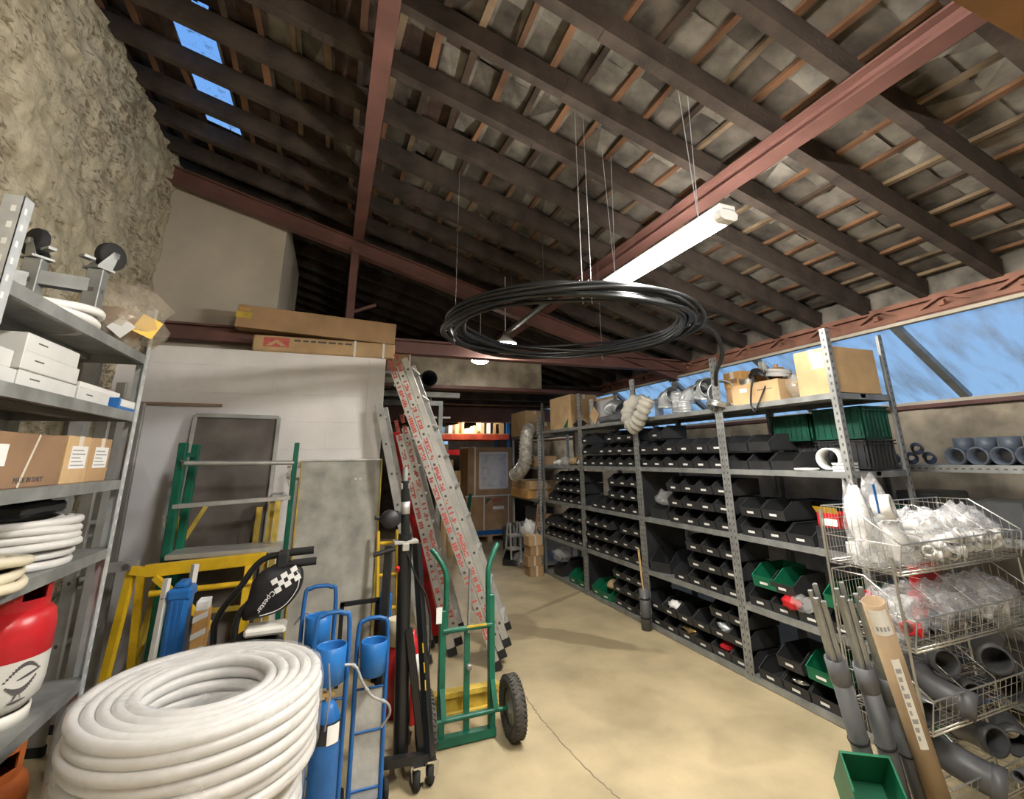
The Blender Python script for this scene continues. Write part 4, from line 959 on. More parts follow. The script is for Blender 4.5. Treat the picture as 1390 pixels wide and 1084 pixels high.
m = MB(); m.bar((-.985, 4.2, 1.70), (-.965, 4.40, 1.70), .03, .03); m.bar((-.985, 4.2, .5), (-.965, 4.36, .5), .03, .03); m.build('crossbar', 'green_steel', g)
m = MB(); m.b2((-.98, 4.10, 1.005), (-.27, 4.40, 1.04), .004); m.build('platform', 'alu', g)
m = MB()
for x, z in ((-1.03, 1.28), (-.985, 1.66), (-.28, 1.52), (-.28, 1.60)): m.cyl((x - .012, 4.15, z), (x + .012, 4.15, z), .009, n=8); m.bar((x, 4.15, z), (x + .01, 4.15, z - .06), .008, .008)
m.build('pin', 'chrome', g)
# yellow trestles
t = thing('trestle', 'yellow folding trestle with grey hinge behind the green frame', 'trestle', (-.8, 4.05, 0))
m = MB(); m.bar((-1.06, 4.04, .962), (-.36, 4.04, .985), .05, .075, bev=.004); m.bar((-1.13, 4.02, .98), (-1.02, 4.03, .955), .05, .05); m.build('beam', 'yellow', t)
for a, b in (((-1.13, 4.04, .97), (-1.16, 3.92, 0)), ((-1.07, 4.02, .95), (-1.09, 4.30, 0)), ((-.46, 4.02, .95), (-.44, 3.92, 0)), ((-.46, 4.06, .95), (-.44, 4.30, 0))):
    m = MB(); m.bar(a, b, .042, .042); m.build('leg', 'yellow', t)
m = MB(); m.tube([(-1.0, 3.98, .835), (-.40, 3.98, .845)], .018, 8); m.build('rail', 'yellow', t)
m = MB(); m.bar((-.99, 4.0, .93), (-.62, 3.98, .60), .05, .03); m.build('brace', 'yellow', t)
m = MB(); m.bar((-1.30, 4.04, 1.0), (-1.10, 4.04, 1.005), .05, .055); m.cyl((-1.16, 4.01, 1.0), (-1.16, 4.07, 1.0), .02, n=12, mi=1); lab(m.build('hinge', ['alu_dull', 'print_dark'], t), 'grey hinge plate')
t = thing('trestle', 'folded yellow trestle standing behind the green frame, against the wall', 'trestle', (-.7, 4.52, 0))
for a, b in (((-.85, 4.5, 1.34), (-1.10, 4.42, .78)), ((-1.03, 4.5, 1.25), (-1.13, 4.28, 0)), ((-.485, 4.5, 1.29), (-.48, 4.29, 0)), ((-.40, 4.5, 1.36), (-.39, 4.29, 0)), ((-.355, 4.46, 1.36), (-.33, 4.27, 0))):
    m = MB(); m.bar(a, b, .04, .03); m.build('leg', 'yellow_worn', t)
m = MB(); m.b2((-.42, 4.43, 1.33), (-.30, 4.53, 1.40), .02); m.build('cap', 'alu', t)
m = MB(); m.bar((-1.07, 4.39, .6), (-.42, 4.39, .6), .03, .03); m.build('rail', 'yellow_worn', t)

# ------------------------------------------------------------------ black machine with handles and chequered bag
mc = thing('machine', 'black wheeled machine with padded handles and chequered bag', 'machine', (-.32, 3.2, 0))
m = MB(); m.blob((-.30, 3.2, .42), (.24, .20, .34), .10, 1.5, 20, 14, 0, 3); m.b2((-.50, 3.03, .10), (-.10, 3.37, .34), .05); m.build('body', 'bag_black', mc)
for x in (-.50, -.10):
    for y in (3.08, 3.32):
        m = MB(); m.lathe([(0, -.015), (.06, -.015), (.06, .015), (0, .015)], (x, y, .06), (1, 0, 0), 18); m.build('wheel', 'rubber', mc)
m = MB(); m.b2((-.34, 3.10, .755), (-.14, 3.24, .795), .012); m.build('lid', 'white_paint', mc)
for pts in ([(-.47, 3.25, .45), (-.495, 3.25, .751), (-.496, 3.25, .811), (-.462, 3.25, .888), (-.402, 3.25, .969), (-.343, 3.25, 1.066), (-.292, 3.25, 1.110), (-.225, 3.25, 1.124), (-.05, 3.25, 1.137)],
            [(-.36, 3.15, .45), (-.385, 3.15, .815), (-.329, 3.15, .923), (-.278, 3.15, 1.02), (-.234, 3.15, 1.075), (-.168, 3.15, 1.088), (-.03, 3.15, 1.094)]):
    P = bez(pts, 6); m = MB(); m.tube(P, .017, 10); h = m.build('handle', 'pe_black', mc)
    m = MB(); m.tube([P[-1] + V((-.11, 0, -.004)), P[-1] + V((.012, 0, 0))], .021, 14); m.build('grip', 'rubber', h)
m = MB(); m.b2((-.225, 3.13, 1.07), (-.165, 3.27, 1.15), .01); m.build('clamp', 'rubber', mc)
out = [(-.33, 1.021), (-.275, 1.075), (-.189, 1.079), (-.097, 1.071), (-.078, .996), (-.109, .924), (-.167, .867), (-.255, .841), (-.354, .839), (-.343, .923)]
P = bez([(x, 3.13, z) for x, z in out + out[:1]], 4)[:-1]; cen = sum(P, V()) / len(P); m = MB(); K = len(P); vs = []
for q, dy in ((.0, -.035), (.55, -.032), (.85, -.02), (1., .0), (1., .03), (.6, .055), (0, .06)): vs += [cen + (p - cen) * q + V((0, dy, 0)) for p in P]
m.add(vs, [(r * K + j, r * K + (j + 1) % K, (r + 1) * K + (j + 1) % K, (r + 1) * K + j) for r in range(6) for j in range(K)], 0, True)
bagp = m.build('bag', 'bag_black', mc)
def on_bag(x, z, r=.0): return V((x, 3.13 - .0375 + .0 + max(0, ((V((x, 3.13, z)) - cen).length - .06)) * .12, z))
m = MB()
for i in range(5):
    for j in range(3):
        if (i + j) % 2 == 0:
            u = V((.028, 0, .016)); w = V((-.012, 0, .024)); p0 = V((-.205, 0, .955)) + u * i * .8 + w * j * .9
            q = [on_bag(*(p0 + a).xz) + V((0, -.002, 0)) for a in (V(), u, u + w, w)]; m.prism(q, (0, .001, 0))
m.build('chequer', 'white_card', bagp)
d = V((-.281 + .206, 0, .88 - .99)).normalized()
letters('Cpestar', .036, (-.225, 3.086, .978), (d.x, 0, d.z), (-d.z, 0, d.x)).build('lettering', 'white_card', bagp)
m = MB(); e = [cen + (p - cen) * .86 + V((0, -.024, 0)) for p in P[12:30]]; m.tube(e, .0025, 5); m.build('piping', 'white_card', bagp)
m = MB(); m.tube(bez([(-.10, 3.15, .78), (-.05, 3.12, .84), (.0, 3.1, .80), (.03, 3.1, .70)]), .006, 6); m.build('hose', 'cable', mc)

# blue can, white rails and orange box left of it
m = MB(); m.b2((-.765, 3.40, 0), (-.665, 3.54, .93), .02); m.b2((-.775, 3.395, .90), (-.655, 3.545, .965), .015); m.b2((-.745, 3.41, .96), (-.685, 3.53, .995), .012)
for x in (-.74, -.715, -.69): m.b2((x - .004, 3.393, .05), (x + .004, 3.40, .90))
tag(m.build('cable_duct', 'blue_plastic'), 'upright blue ribbed plastic case beside the green post', 'case')
m = MB(); m.bar((-.80, 3.38, 0), (-.785, 3.42, 1.02), .025, .03); m.b2((-.797, 3.40, .92), (-.775, 3.405, .925), mi=1); tag(m.build('rail', ['white_paint', 'print_dark']), 'white rail standing left of the blue case', 'rail')
m = MB(); m.bar((-.72, 3.60, 0), (-.70, 3.62, 1.05), .03, .03); tag(m.build('rail', 'white_paint'), 'white rail standing behind the blue case', 'rail')
m = MB(); m.b2((-.63, 3.40, 0), (-.56, 3.50, .84), .004); m.b2((-.625, 3.40, .84), (-.565, 3.50, .89), .004, 1)
for i in range(9): m.prism([(-.63, 3.3985, .1 + i * .085), (-.56, 3.3985, .13 + i * .085), (-.56, 3.3985, .16 + i * .085), (-.63, 3.3985, .13 + i * .085)], (0, .001, 0), 1)
tag(m.build('carton', ['orange_carton', 'white_card']), 'tall narrow orange and white carton right of the blue case', 'carton')

# ------------------------------------------------------------------ blue bottle trolleys
def trolley(c, label, h=.93, w=.15, lean=.06, rz=0., bottle=False, sheet=False, ncup=1):
    x, y, z = c; t = thing('bottle_trolley', label, 'trolley', c); m = MB(); hw = w / 2
    def P(a, b): return V((x + a, y + lean * b / h, b))
    path = bez([P(-hw, 0), P(-hw, h * .5), P(-hw, h - .06), P(-hw + .03, h - .008), P(0, h), P(hw - .03, h - .008), P(hw, h - .06), P(hw, h * .5), P(hw, 0)], 6)
    m.tube(path, .011, 10); m.build('frame', 'blue_steel', t)
    for q in (.12, .40, .62): m = MB(); m.tube([P(-hw, h * q), P(hw, h * q)], .006, 8); m.build('crossbar', 'blue_steel', t)
    m = MB(); zc = h * .72; cc = P(0, zc) + V((0, -.065, 0)); m.lathe([(.056, 0), (.062, .003), (.066, .15), (.062, .152), (.060, .145), (.054, .01), (0, .008), (0, 0), (.056, 0)], cc, n=28); m.build('holder', 'blue_plastic', t)
    m = MB(); m.box((x, y - .07, .02), (w + .06, .20, .02)); m.build('foot_plate', 'blue_steel', t)
    for s in (-1, 1):
        m = MB(); m.lathe([(0, -.012), (.045, -.012), (.05, -.006), (.05, .006), (.045, .012), (0, .012)], (x + s * (hw + .03), y + .05, .05), (1, 0, 0), 20); m.build('wheel', 'rubber', t)
    if sheet:
        m = MB(); m.prism([P(-hw + .012, h * .06), P(hw - .012, h * .06), P(hw - .012, h * .62), P(-hw + .012, h * .62)], (0, .004, 0)); lab(m.build('back_plate', 'ply_grey', t), 'dusty grey back plate')
    if rz: t.rotation_euler = (0, 0, rz)
    return t
trolley((.02, 3.02, 0), 'blue bottle trolley farthest back, beside the black machine', .97, .16, .08)
trolley((.085, 2.64, 0), 'blue bottle trolley carrying a dark blue gas bottle', .94, .15, .04)
trolley((.295, 2.86, 0), 'blue bottle trolley with dusty grey plate, right of the others', .83, .15, .05, 0, sheet=True)
g = thing('gas_bottle', 'dark blue gas bottle with black neck band and white tag', 'gas bottle', (.085, 2.545, .03))
m = MB(); m.lathe([(0, 0), (.055, .003), (.06, .02), (.06, .50), (.055, .545), (.035, .585), (.02, .6), (0, .6)], (.085, 2.545, .031), n=28); m.build('body', 'blue_steel', g)
m = MB(); m.lathe([(.0608, .46), (.0615, .462), (.0615, .528), (.0585, .535)], (.085, 2.545, .031), n=28); m.build('band', 'bag_black', g)
m = MB(); cyl_patch(m, (.085, 2.545, 0), .062, -1.5, -.6, .49, .56); m.build('label_card', 'white_card', g)
m = MB(); m.cyl((.085, 2.545, .63), (.085, 2.545, .67), .014); m.b2((.06, 2.53, .65), (.11, 2.56, .665)); m.build('valve', 'brass', g)
P = bez([(.04, 2.56, .743), (.179, 2.6, .734), (.229, 2.6, .658), (.277, 2.62, .586), (.356, 2.68, .52), (.376, 2.72, .458), (.342, 2.74, .40)], 7); m = MB(); m.tube(P, .006, 8)
for q in (7, 17, 25): m.tube([P[q], P[q + 1]], .009, 8)
tag(m.build('hose', 'cable'), 'grey bent hose hooked over the blue trolleys', 'hose')

# ------------------------------------------------------------------ black material lift
L = thing('material_lift', 'black folded lift stand with tall mast, legs and castors', 'lift stand', (.50, 3.05, 0))
m = MB(); m.tube([(.49, 3.05, .09), (.46, 3.05, 1.22)], .040, 16); m.build('mast', 'pe_black', L)
m = MB(); m.tube([(.46, 3.05, 1.22), (.445, 3.05, 1.52)], .026, 14); m.build('mast', 'pe_black', L)
m = MB(); m.tube([(.445, 3.05, 1.50), (.442, 3.05, 1.60)], .016, 12); m.b2((.415, 3.03, 1.47), (.475, 3.07, 1.51), .006, 0); m.build('tip', 'galv_dull', L)
m = MB(); m.lathe([(.027, 0), (.028, 0), (.028, .07), (.027, .07)], (.454, 3.05, 1.33), (-.02, 0, 1), closed=True); m.build('label_card', 'alu', L)
m = MB(); m.b2((.33, 3.02, 1.27), (.43, 3.08, 1.35), .015); m.lathe([(0, -.03), (.05, -.03), (.05, .03), (0, .03)], (.36, 3.0, 1.31), (0, 1, 0)); m.tube([(.33, 3.05, 1.31), (.28, 3.04, 1.32)], .012); m.build('winch', 'bag_black', L); m = MB(); m.tube([(.28, 3.02, 1.12), (.40, 3.02, 1.145)], .013); m.build('crank', 'bag_black', L)
m = MB(); m.b2((.395, 3.01, 1.165), (.535, 3.09, 1.185), .004); m.b2((.44, 3.0, 1.13), (.48, 3.1, 1.17), .004); m.build('bracket', 'alu', L)
for a, b in (((.37, 3.05, 1.16), (.345, 2.98, .14)), ((.53, 3.05, 1.16), (.63, 2.96, .12)), ((.47, 3.10, 1.13), (.55, 3.28, .14)), ((.50, 3.02, .72), (.60, 3.0, .11))):
    m = MB(); m.bar(a, b, .042, .042, bev=.004); lg = m.build('leg', 'pe_black', L)
    if b[0] > .62:
        m = MB(); A = V(a); Bv = V(b)
        for q in (.49, .58, .66): m.bar(A.lerp(Bv, q) + V((0, -.0225, 0)), A.lerp(Bv, q + .045) + V((0, -.0225, 0)), .02, .004)
        m.build('sticker', 'yellow', lg)
m = MB(); m.bar((.345, 2.98, .13), (.63, 2.96, .12), .04, .04); m.bar((.49, 3.05, .12), (.55, 3.28, .12), .04, .04); m.build('base', 'pe_black', L)
for x, y in ((.345, 2.97), (.565, 2.93), (.64, 2.955), (.55, 3.29)):
    m = MB(); m.lathe([(0, -.014), (.040, -.014), (.045, -.008), (.045, .008), (.040, .014), (0, .014)], (x, y, .045), (.9, -.4, 0), 20); wv = m.build('castor', 'rubber', L)
    m = MB()
    for s in (-.018, .018): m.prism([(x + s * .9 - .02, y - s * .4, .10), (x + s * .9 + .02, y - s * .4, .10), (x + s * .9 + .012, y - s * .4, .035), (x + s * .9 - .012, y - s * .4, .035)], (.003, -.001, 0))
    m.b2((x - .025, y - .02, .098), (x + .025, y + .02, .108)); m.build('fork', 'chrome', wv)
m = MB(); m.tube(bez([(.46, 3.02, 1.15), (.52, 3.0, 1.0), (.60, 3.0, .85), (.62, 3.0, .65), (.60, 3.0, .45)]), .006, 6); m.build('cable', 'pe_black', L)
m = MB(); m.cyl((.415, 3.0, 1.03), (.42, 2.99, 1.05), .012, n=10); m.build('knob', 'red_paint', L)
# things wedged behind it
m = MB(); m.bar((.19, 4.3, .0), (.19, 4.3, .575), .03, .03); m.bar((.18, 4.3, .56), (.47, 4.3, .565), .03, .03); m.bar((.455, 4.3, 0), (.455, 4.3, .56), .03, .03); tag(m.build('tube_frame', 'bag_black'), 'low black square tube frame before the grey plywood deck', 'frame')
ladder('step_ladder', (.50, 4.55, 0), (.47, 4.72, 1.02), (1, .1, 0), .17, 4, ('yellow', 'yellow'), 'narrow yellow ladder piece standing behind the black lift', .05, holes=False)
m = MB(); m.lathe([(0, 0), (.052, 0), (.055, .01), (.055, .44), (.045, .48), (.02, .5), (.02, .53), (0, .53)], (.625, 3.6, 0)); m.lathe([(.0555, .24), (.0562, .24), (.0562, .40), (.0555, .40)], (.625, 3.6, 0), mi=1, closed=True); tag(m.build('fire_extinguisher', ['red_paint', 'white_card']), 'red cylinder with white label behind the black lift', 'cylinder')
m = MB(); m.lathe([(0, 0), (.06, 0), (.07, .16), (.065, .16), (.056, .01), (0, .01)], (.54, 3.72, .42)); m.lathe([(0, 0), (.055, 0), (.05, .42), (0, .42)], (.54, 3.72, 0), mi=1); tag(m.build('bucket', ['conduit_cream', 'red_paint']), 'red drum topped by a cream pot behind the lift mast', 'drum')
m = MB(); m.b2((.47, 4.22, .38), (.56, 4.34, .62), .015); m.b2((.47, 4.22, 0), (.56, 4.34, .379), .01, 1); tag(m.build('case', ['blue_plastic', 'orange_paint']), 'small blue and rust case stack behind the black frame', 'case')

# ------------------------------------------------------------------ ladders leaning on the partition's end
ladder('extension_ladder', (1.40, 4.085, .02), (.50, 4.47, 2.44), (.35, .93, 0), .42, 9, ('alu', 'alu'), 'foremost aluminium extension ladder with red lettering leaning at the wall end', .058, .026, 3, (.060, 0, .024), 'print_red', tread=True)
ladder('extension_ladder', (1.13, 4.50, .02), (.62, 4.78, 1.88), (.3, .95, 0), .38, 7, ('alu', 'alu'), 'shorter aluminium ladder with red lettering behind the foremost one', .07, .024, 2, (.062, 0, .02), 'print_red')
ladder('ladder', (1.08, 4.86, .02), (.62, 5.04, 1.92), (.3, .95, 0), .36, 7, ('red_paint', 'alu_dull'), 'ladder with red stiles leaning behind the aluminium ones', .075, .03)
ladder('ladder', (.90, 4.42, .02), (.40, 4.70, 2.16), (.25, .97, 0), .34, 8, ('alu_dull', 'alu_dull'), 'plain dull aluminium ladder just right of the white wall end', .07, .025)
ladder('ladder', (1.75, 5.45, .02), (.90, 5.60, 2.25), (.2, .97, 0), .36, 8, ('alu', 'alu'), 'slim aluminium ladder leaning farthest back, beyond the red one', .065, .024, marks='print_red')
# ------------------------------------------------------------------ green hand truck
h = thing('hand_truck', 'green two-wheeled hand truck standing on the floor', 'hand truck', (.92, 3.25, 0))
for x, s in ((.75, -1), (1.07, 1)):
    m = MB(); m.bar((x, 3.25, .02), (x, 3.27, .78 if s > 0 else .72), .04, .045, up=(0, 1, 0), bev=.004); m.build('rail', 'green_steel', h)
    m = MB(); m.tube(bez([(x - s * .018, 3.265, .60), (x - s * .02, 3.27, .85), (x - s * .012, 3.28, .94), (x + s * .03, 3.31, 1.02), (x + s * .07, 3.34, 1.07)], 6), .017, 12); m.build('handle', 'green_steel', h)
for z, r in ((.605, .016), (.13, .016)):
    m = MB(); m.tube([(.75, 3.25, z), (1.07, 3.25, z)], r, 10); m.build('crossbar', 'green_steel', h)
m = MB(); m.bar((.73, 3.24, .03), (1.09, 3.24, .03), .05, .045); m.prism([(.74, 3.26, .005), (1.08, 3.26, .005), (1.04, 3.34, .005), (.78, 3.34, .005)], (0, 0, .007)); m.build('toe_plate', 'green_steel', h)
m = MB(); m.bar((.91, 3.255, .03), (.91, 3.265, .60), .035, .02, up=(0, 1, 0)); m.build('centre_bar', 'green_steel', h)
m = MB(); m.tube([(.915, 3.25, .58), (.925, 3.26, .95)], .011, 10); m.lathe([(0, 0), (.016, 0), (.016, .03), (0, .03)], (.912, 3.235, .40), (0, -1, 0)); m.build('rod', 'galv_dull', h)
m = MB(); m.b2((.70, 3.222, .66), (.735, 3.226, .75)); m.build('sticker', 'white_card', h)
m = MB(); m.b2((.90, 3.232, .61), (1.03, 3.24, .622)); m.build('sticker', 'yellow_worn', h)
m = MB(); m.tube([(.60, 3.17, .165), (1.24, 3.17, .165)], .012, 10); m.bar((.75, 3.24, .30), (.75, 3.17, .165), .03, .03); m.bar((1.07, 3.24, .30), (1.07, 3.17, .165), .03, .03); m.build('axle', 'green_steel', h)
for x in (.645, 1.18):
    m = MB(); R_ = .165; prof = [(.095, -.025), (.13, -.042), (.155, -.036), (R_, -.015), (R_, .015), (.155, .036), (.13, .042), (.095, .025)]; m.lathe(prof, (x, 3.17, R_), (1, 0, 0), 40)
    for i in range(40):
        a = 2 * PI * i / 40
        for sx in (-1, 1): m.box((x + sx * .019, 3.17 + math.cos(a + sx * .05) * (R_ - .002), R_ + math.sin(a + sx * .05) * (R_ - .002)), (.03, .012, .010), Matrix.Rotation(a + PI / 2, 3, 'X') @ Matrix.Rotation(sx * .5, 3, 'Z'))
    w = m.build('wheel', 'tyre', h)
    m = MB(); m.lathe([(0, -.03), (.03, -.03), (.035, -.012), (.096, -.02), (.096, .02), (.035, .012), (.03, .03), (0, .03)], (x, 3.17, R_), (1, 0, 0), 28); m.build('rim', 'galv_dull', w)
m = MB()
for z0, z1, wd in ((0, .035, .07), (.035, .115, .022), (.115, .15, .07)): m.b2((.68, 3.56 - wd / 2, z0), (1.22, 3.56 + wd / 2, z1), .003)
tag(m.build('formwork_beam', 'yellow_worn'), 'yellow timber formwork beam lying behind the green hand truck', 'beam')

# ------------------------------------------------------------------ long cartons on top of the white wall, pipes
o = MB().b2((-.76, 4.90, 2.656), (.545, 5.04, 2.81), .012).build('carton', 'cardboard_light'); tag(o, 'long strapped carton lying directly on the white wall', 'carton')
m = MB(); m.prism([(-.67, 4.898, 2.70), (-.45, 4.898, 2.70), (-.45, 4.898, 2.79), (-.67, 4.898, 2.79)], (0, .0015, 0)); e = m.build('logo', 'print_red', o)
m = MB(); m.prism([(-.65, 4.8965, 2.71), (-.56, 4.8965, 2.775), (-.47, 4.8965, 2.71), (-.52, 4.8965, 2.71), (-.56, 4.8965, 2.74), (-.60, 4.8965, 2.71)], (0, .001, 0)); m.build('emblem', 'cardboard_light', e)
m = MB(); x = -.41
while x < .08:
    w = random.uniform(.04, .09); m.b2((x, 4.898, 2.765), (x + w, 4.9, 2.782)); x += w + .02
m.build('print', 'print_dark', o)
for x in (.14, .42):
    m = MB(); m.b2((x, 4.896, 2.653), (x + .02, 5.044, 2.814)); m.build('strap', 'white_card', o)
m = MB(); m.box((-.19, 4.965, 2.945), (1.46, .17, .22), Matrix.Rotation(.045, 3, 'Y'), .004); o = m.build('carton', 'cardboard'); tag(o, 'long brown carton lying across the strapped carton', 'carton')
m = MB(); m.box((-.86, 4.8785, 2.985), (.13, .002, .06), Matrix.Rotation(.045, 3, 'Y')); m.build('tape', 'yellow_worn', o)
m = MB(); m.box((-.86, 4.8785, 3.04), (.09, .002, .035), Matrix.Rotation(.045, 3, 'Y')); m.build('sticker', 'orange_carton', o)
m = MB(); m.b2((.30, 5.06, 2.525), (.72, 5.30, 2.555)); m.b2((.36, 5.06, 2.40), (.40, 5.10, 2.525)); tag(m.build('wall_bracket', 'galv_dull'), 'steel bracket behind the white wall end carrying a carton', 'bracket')
o = MB().b2((.49, 5.16, 2.555), (.74, 5.28, 2.795), .006).build('carton', 'cardboard_dark'); tag(o, 'small dark brown carton end beyond the white wall', 'carton')
m = MB(); m.b2((.735, 5.155, 2.55), (.745, 5.285, 2.80)); m.build('edge', 'paper', o)
for x, l in ((.80, 'black pipe lying high beyond the wall, left of two'), (1.015, 'black pipe lying high beyond the wall, right of two')):
    m = MB(); m.pipe((x, 5.45, 2.56), (x, 7.19, 2.57), .098, .088, 28); tag(m.build('pipe', 'pe_black'), l, 'pipe')
m = MB(); m.b2((.45, 5.9, 2.40), (1.5, 5.97, 2.462)); m.b2((.45, 6.9, 2.40), (1.5, 6.97, 2.47)); m.b2((.42, 5.88, 0), (.48, 5.98, 2.40)); m.b2((1.44, 6.88, 0), (1.5, 6.98, 2.40)); m.b2((.42, 6.88, 0), (.48, 6.98, 2.40)); tag(m.build('pipe_rack', 'galv_dull'), 'grey steel rack carrying the two black pipes', 'rack')

# ------------------------------------------------------------------ wire basket stand at the right
BX0, BX1, BY0, BY1 = 2.45, 3.46, 1.53, 1.86
BZ = [1.105, .80, .495, .19]
st = thing('basket_stand', 'chrome wire stand with four legs carrying the stacked baskets', 'stand', (2.95, 1.7, 0))
for x in (BX0 - .008, BX1 + .008):
    for y in (BY0 + .02, BY1 + .008):
        m = MB(); m.tube([(x, y, 0), (x, y, 1.36 if y > 1.7 else 1.18)], .006, 8); m.lathe([(0, 0), (.014, 0), (.014, .02), (0, .02)], (x, y, 0)); m.build('leg', 'wire', st)
m = MB(); m.tube([(BX0 - .008, BY1 + .008, .06), (BX1 + .008, BY1 + .008, .06)], .005, 6); m.build('rail', 'wire', st)
def basket(z, label):
    t = thing('wire_basket', label, 'basket', (2.95, 1.7, z)); H, hl = .275, .135; ys = BY0 + .17
    W = .0036
    m = MB()
    for zz in (z, z + .012): m.tube([(BX0, BY0, zz), (BX1, BY0, zz), (BX1, BY1, zz), (BX0, BY1, zz)], W, 6, closed=True)
    for x in (BX0, BX1): m.tube([(x, BY1, z), (x, BY1, z + H), (x, ys, z + H), (x, BY0 - .03, z + hl), (x, BY0, z)], W, 6)
    m.tube([(BX0, BY1, z + H), (BX1, BY1, z + H)], W, 6); m.tube([(BX0, BY0 - .03, z + hl), (BX1, BY0 - .03, z + hl)], W, 6)
    for x in (BX0, BX1): m.tube([(x, BY1, z + .135), (x, BY0 - .03, z + .128)], .0026, 5)
    m.build('frame', 'wire', t)
    m = MB(); w = .0015
    n = 22
    for i in range(1, n):
        x = BX0 + (BX1 - BX0) * i / n; m.tube([(x, BY0 - .03, z + hl), (x, BY0, z), (x, BY1, z), (x, BY1, z + H)], w, 4, caps=False)
    for i in range(1, 8): y = BY0 + (BY1 - BY0) * i / 8; m.tube([(BX0, y, z), (BX1, y, z)], w, 4, caps=False)
    for k in (.05, .1): m.tube([(BX0, BY0 - .03 * k / .135, z + k), (BX1, BY0 - .03 * k / .135, z + k)], w, 4, caps=False)
    for k in (.07, .14, .21): m.tube([(BX0, BY1, z + k), (BX1, BY1, z + k)], w, 4, caps=False)
    for x in (BX0, BX1):
        for i in range(10):
            y = BY0 + (BY1 - BY0) * (i + .5) / 10; top = H if y > ys else hl + (H - hl) * (y - BY0 + .03) / (ys - BY0 + .03)
            m.tube([(x, y, z), (x, y, z + top)], w, 4, caps=False)
    m.build('mesh', 'wire', t)
    for j in range(1, 4):
        x = BX0 + (BX1 - BX0) * j / 4; m = MB(); m.tube([(x, BY1, z), (x, BY1, z + H - .01), (x, ys, z + H - .01), (x, BY0 - .01, z + hl), (x, BY0, z)], .0024, 5)
        for k in (.05, .1, .15, .2): 
            y0 = BY0 + max(0, (k - hl) / (H - hl)) * (ys - BY0); m.tube([(x, BY1, z + k), (x, y0, z + k)], .0018, 4)
        m.build('divider', 'wire', t)
for z, l in zip(BZ, ('topmost wire basket full of white bagged fittings', 'second wire basket from the top with red bagged fittings', 'third wire basket from the top with grey pipe bends', 'lowest wire basket with grey pipe fittings')): basket(z, l)

def bag(base, top, w, mt, label, seed, cat='bag', lean=(0, 0)):
    """upright film bag: wide at the bottom, gathered to a ridge on top"""
    b = V(base); H = top - b.z; m = MB(); n, k = 20, 12; vs = []
    for i in range(k + 1):
        t = i / k; rx = w[0] * (1 - .25 * t - .25 * t ** 4); ry = w[1] * (1 - .35 * t - .6 * t ** 3) + .004
        for j in range(n):
            a = 2 * PI * j / n; d = 1 + .16 * noise.noise(V((math.cos(a) * 2 + seed, math.sin(a) * 2, t * 4))) + .05 * noise.noise(V((math.cos(a) * 6 + seed, math.sin(a) * 6, t * 12)))
            vs.append(b + V((rx * d * math.cos(a) + lean[0] * t, ry * d * math.sin(a) + lean[1] * t, H * t + .02 * t * math.sin(a * 2 + seed))))
    m.add(vs, [(i * n + j, i * n + (j + 1) % n, (i + 1) * n + (j + 1) % n, (i + 1) * n + j) for i in range(k) for j in range(n)], 0, True)
    return tag(m.build('plastic_bag', mt), label, cat)
z = BZ[0] + .006
bag((2.56, 1.72, z), 1.50, (.075, .09), 'film_clear', 'tall clear bag with blue stripe at the left end of the topmost basket', 1, lean=(-.03, .03))
sack('rag_roll', 'white_card', (2.55, 1.74, z + .22), (.055, .05, .15), 'white folded goods inside the blue-striped bag', 'goods', 41, .2, 2.5)
m = MB(); m.box((2.60, 1.665, z + .31), (.018, .003, .14), Matrix.Rotation(-.05, 3, 'Y')); tag(m.build('stripe', 'blue_plastic'), 'blue printed stripe on the leftmost clear bag', 'strip')
bag((2.69, 1.70, z), 1.53, (.085, .10), 'film_clear', 'tall clear bag holding a white roll in the topmost basket', 4, lean=(-.04, .02))
m = MB(); m.lathe([(.028, -.04), (.062, -.04), (.062, .04), (.028, .04)], (2.665, 1.68, z + .265), (.35, -.9, .1), 28, closed=True); tag(m.build('roll', 'pvc_white'), 'white roll inside the second tall clear bag', 'roll')
sack('goods', 'pvc_white', (2.70, 1.70, z + .10), (.06, .07, .09), 'white fittings in the bottom of the second tall clear bag', 'goods', 43, .45, 4)
def fitting(c, s, mt, label, seed):
    rnd = random.Random(seed); m = MB(); c = V(c)
    d = V((rnd.uniform(-1, 1), rnd.uniform(-1, .2), rnd.uniform(-.4, .7))).normalized(); x, y, _ = basis_z(d)
    P = [c + d * s * 1.2, c + d * s * .3, c + x * s * .3 + d * -.05 * s, c + x * s * 1.25]
    m.bend(bez(P, 4), s * .55, s * .46, 12); m.lathe([(s * .5, -.35 * s), (s * .68, -.33 * s), (s * .68, 0), (s * .5, 0)], P[0], d, 14); m.lathe([(s * .5, -.35 * s), (s * .68, -.33 * s), (s * .68, 0), (s * .5, 0)], P[3], x, 14)
    return tag(m.build('pipe_fitting', mt), label, 'fitting')
rnd = random.Random(5); W1 = ['left', 'middle', 'right']; k = 0
POSN = {}
def fill(tier, mts, x0, x1, nx, ny, nl, s, what, sd):
    """fittings lying side by side, each named by compartment, row and layer"""
    q = 0
    for l in range(nl):
        for j in range(ny):
            for i in range(nx):
                x = x0 + (x1 - x0) * (i + .5) / nx + rnd.uniform(-.01, .01); y = BY0 + .05 + (BY1 - BY0 - .09) * (j + .5) / ny + rnd.uniform(-.01, .01)
                if l == nl - 1 and j == 0: continue
                fitting((x, y, BZ[tier] + .01 + s * .8 + l * s * 1.5), s, rnd.choice(mts), '%s, %s basket, %s from left, %s row, %s layer' % (what, ('topmost', 'second', 'third', 'lowest')[tier], ORD[i], ('front', 'middle', 'back')[j], ('bottom', 'middle', 'top')[l]), sd + q); q += 1
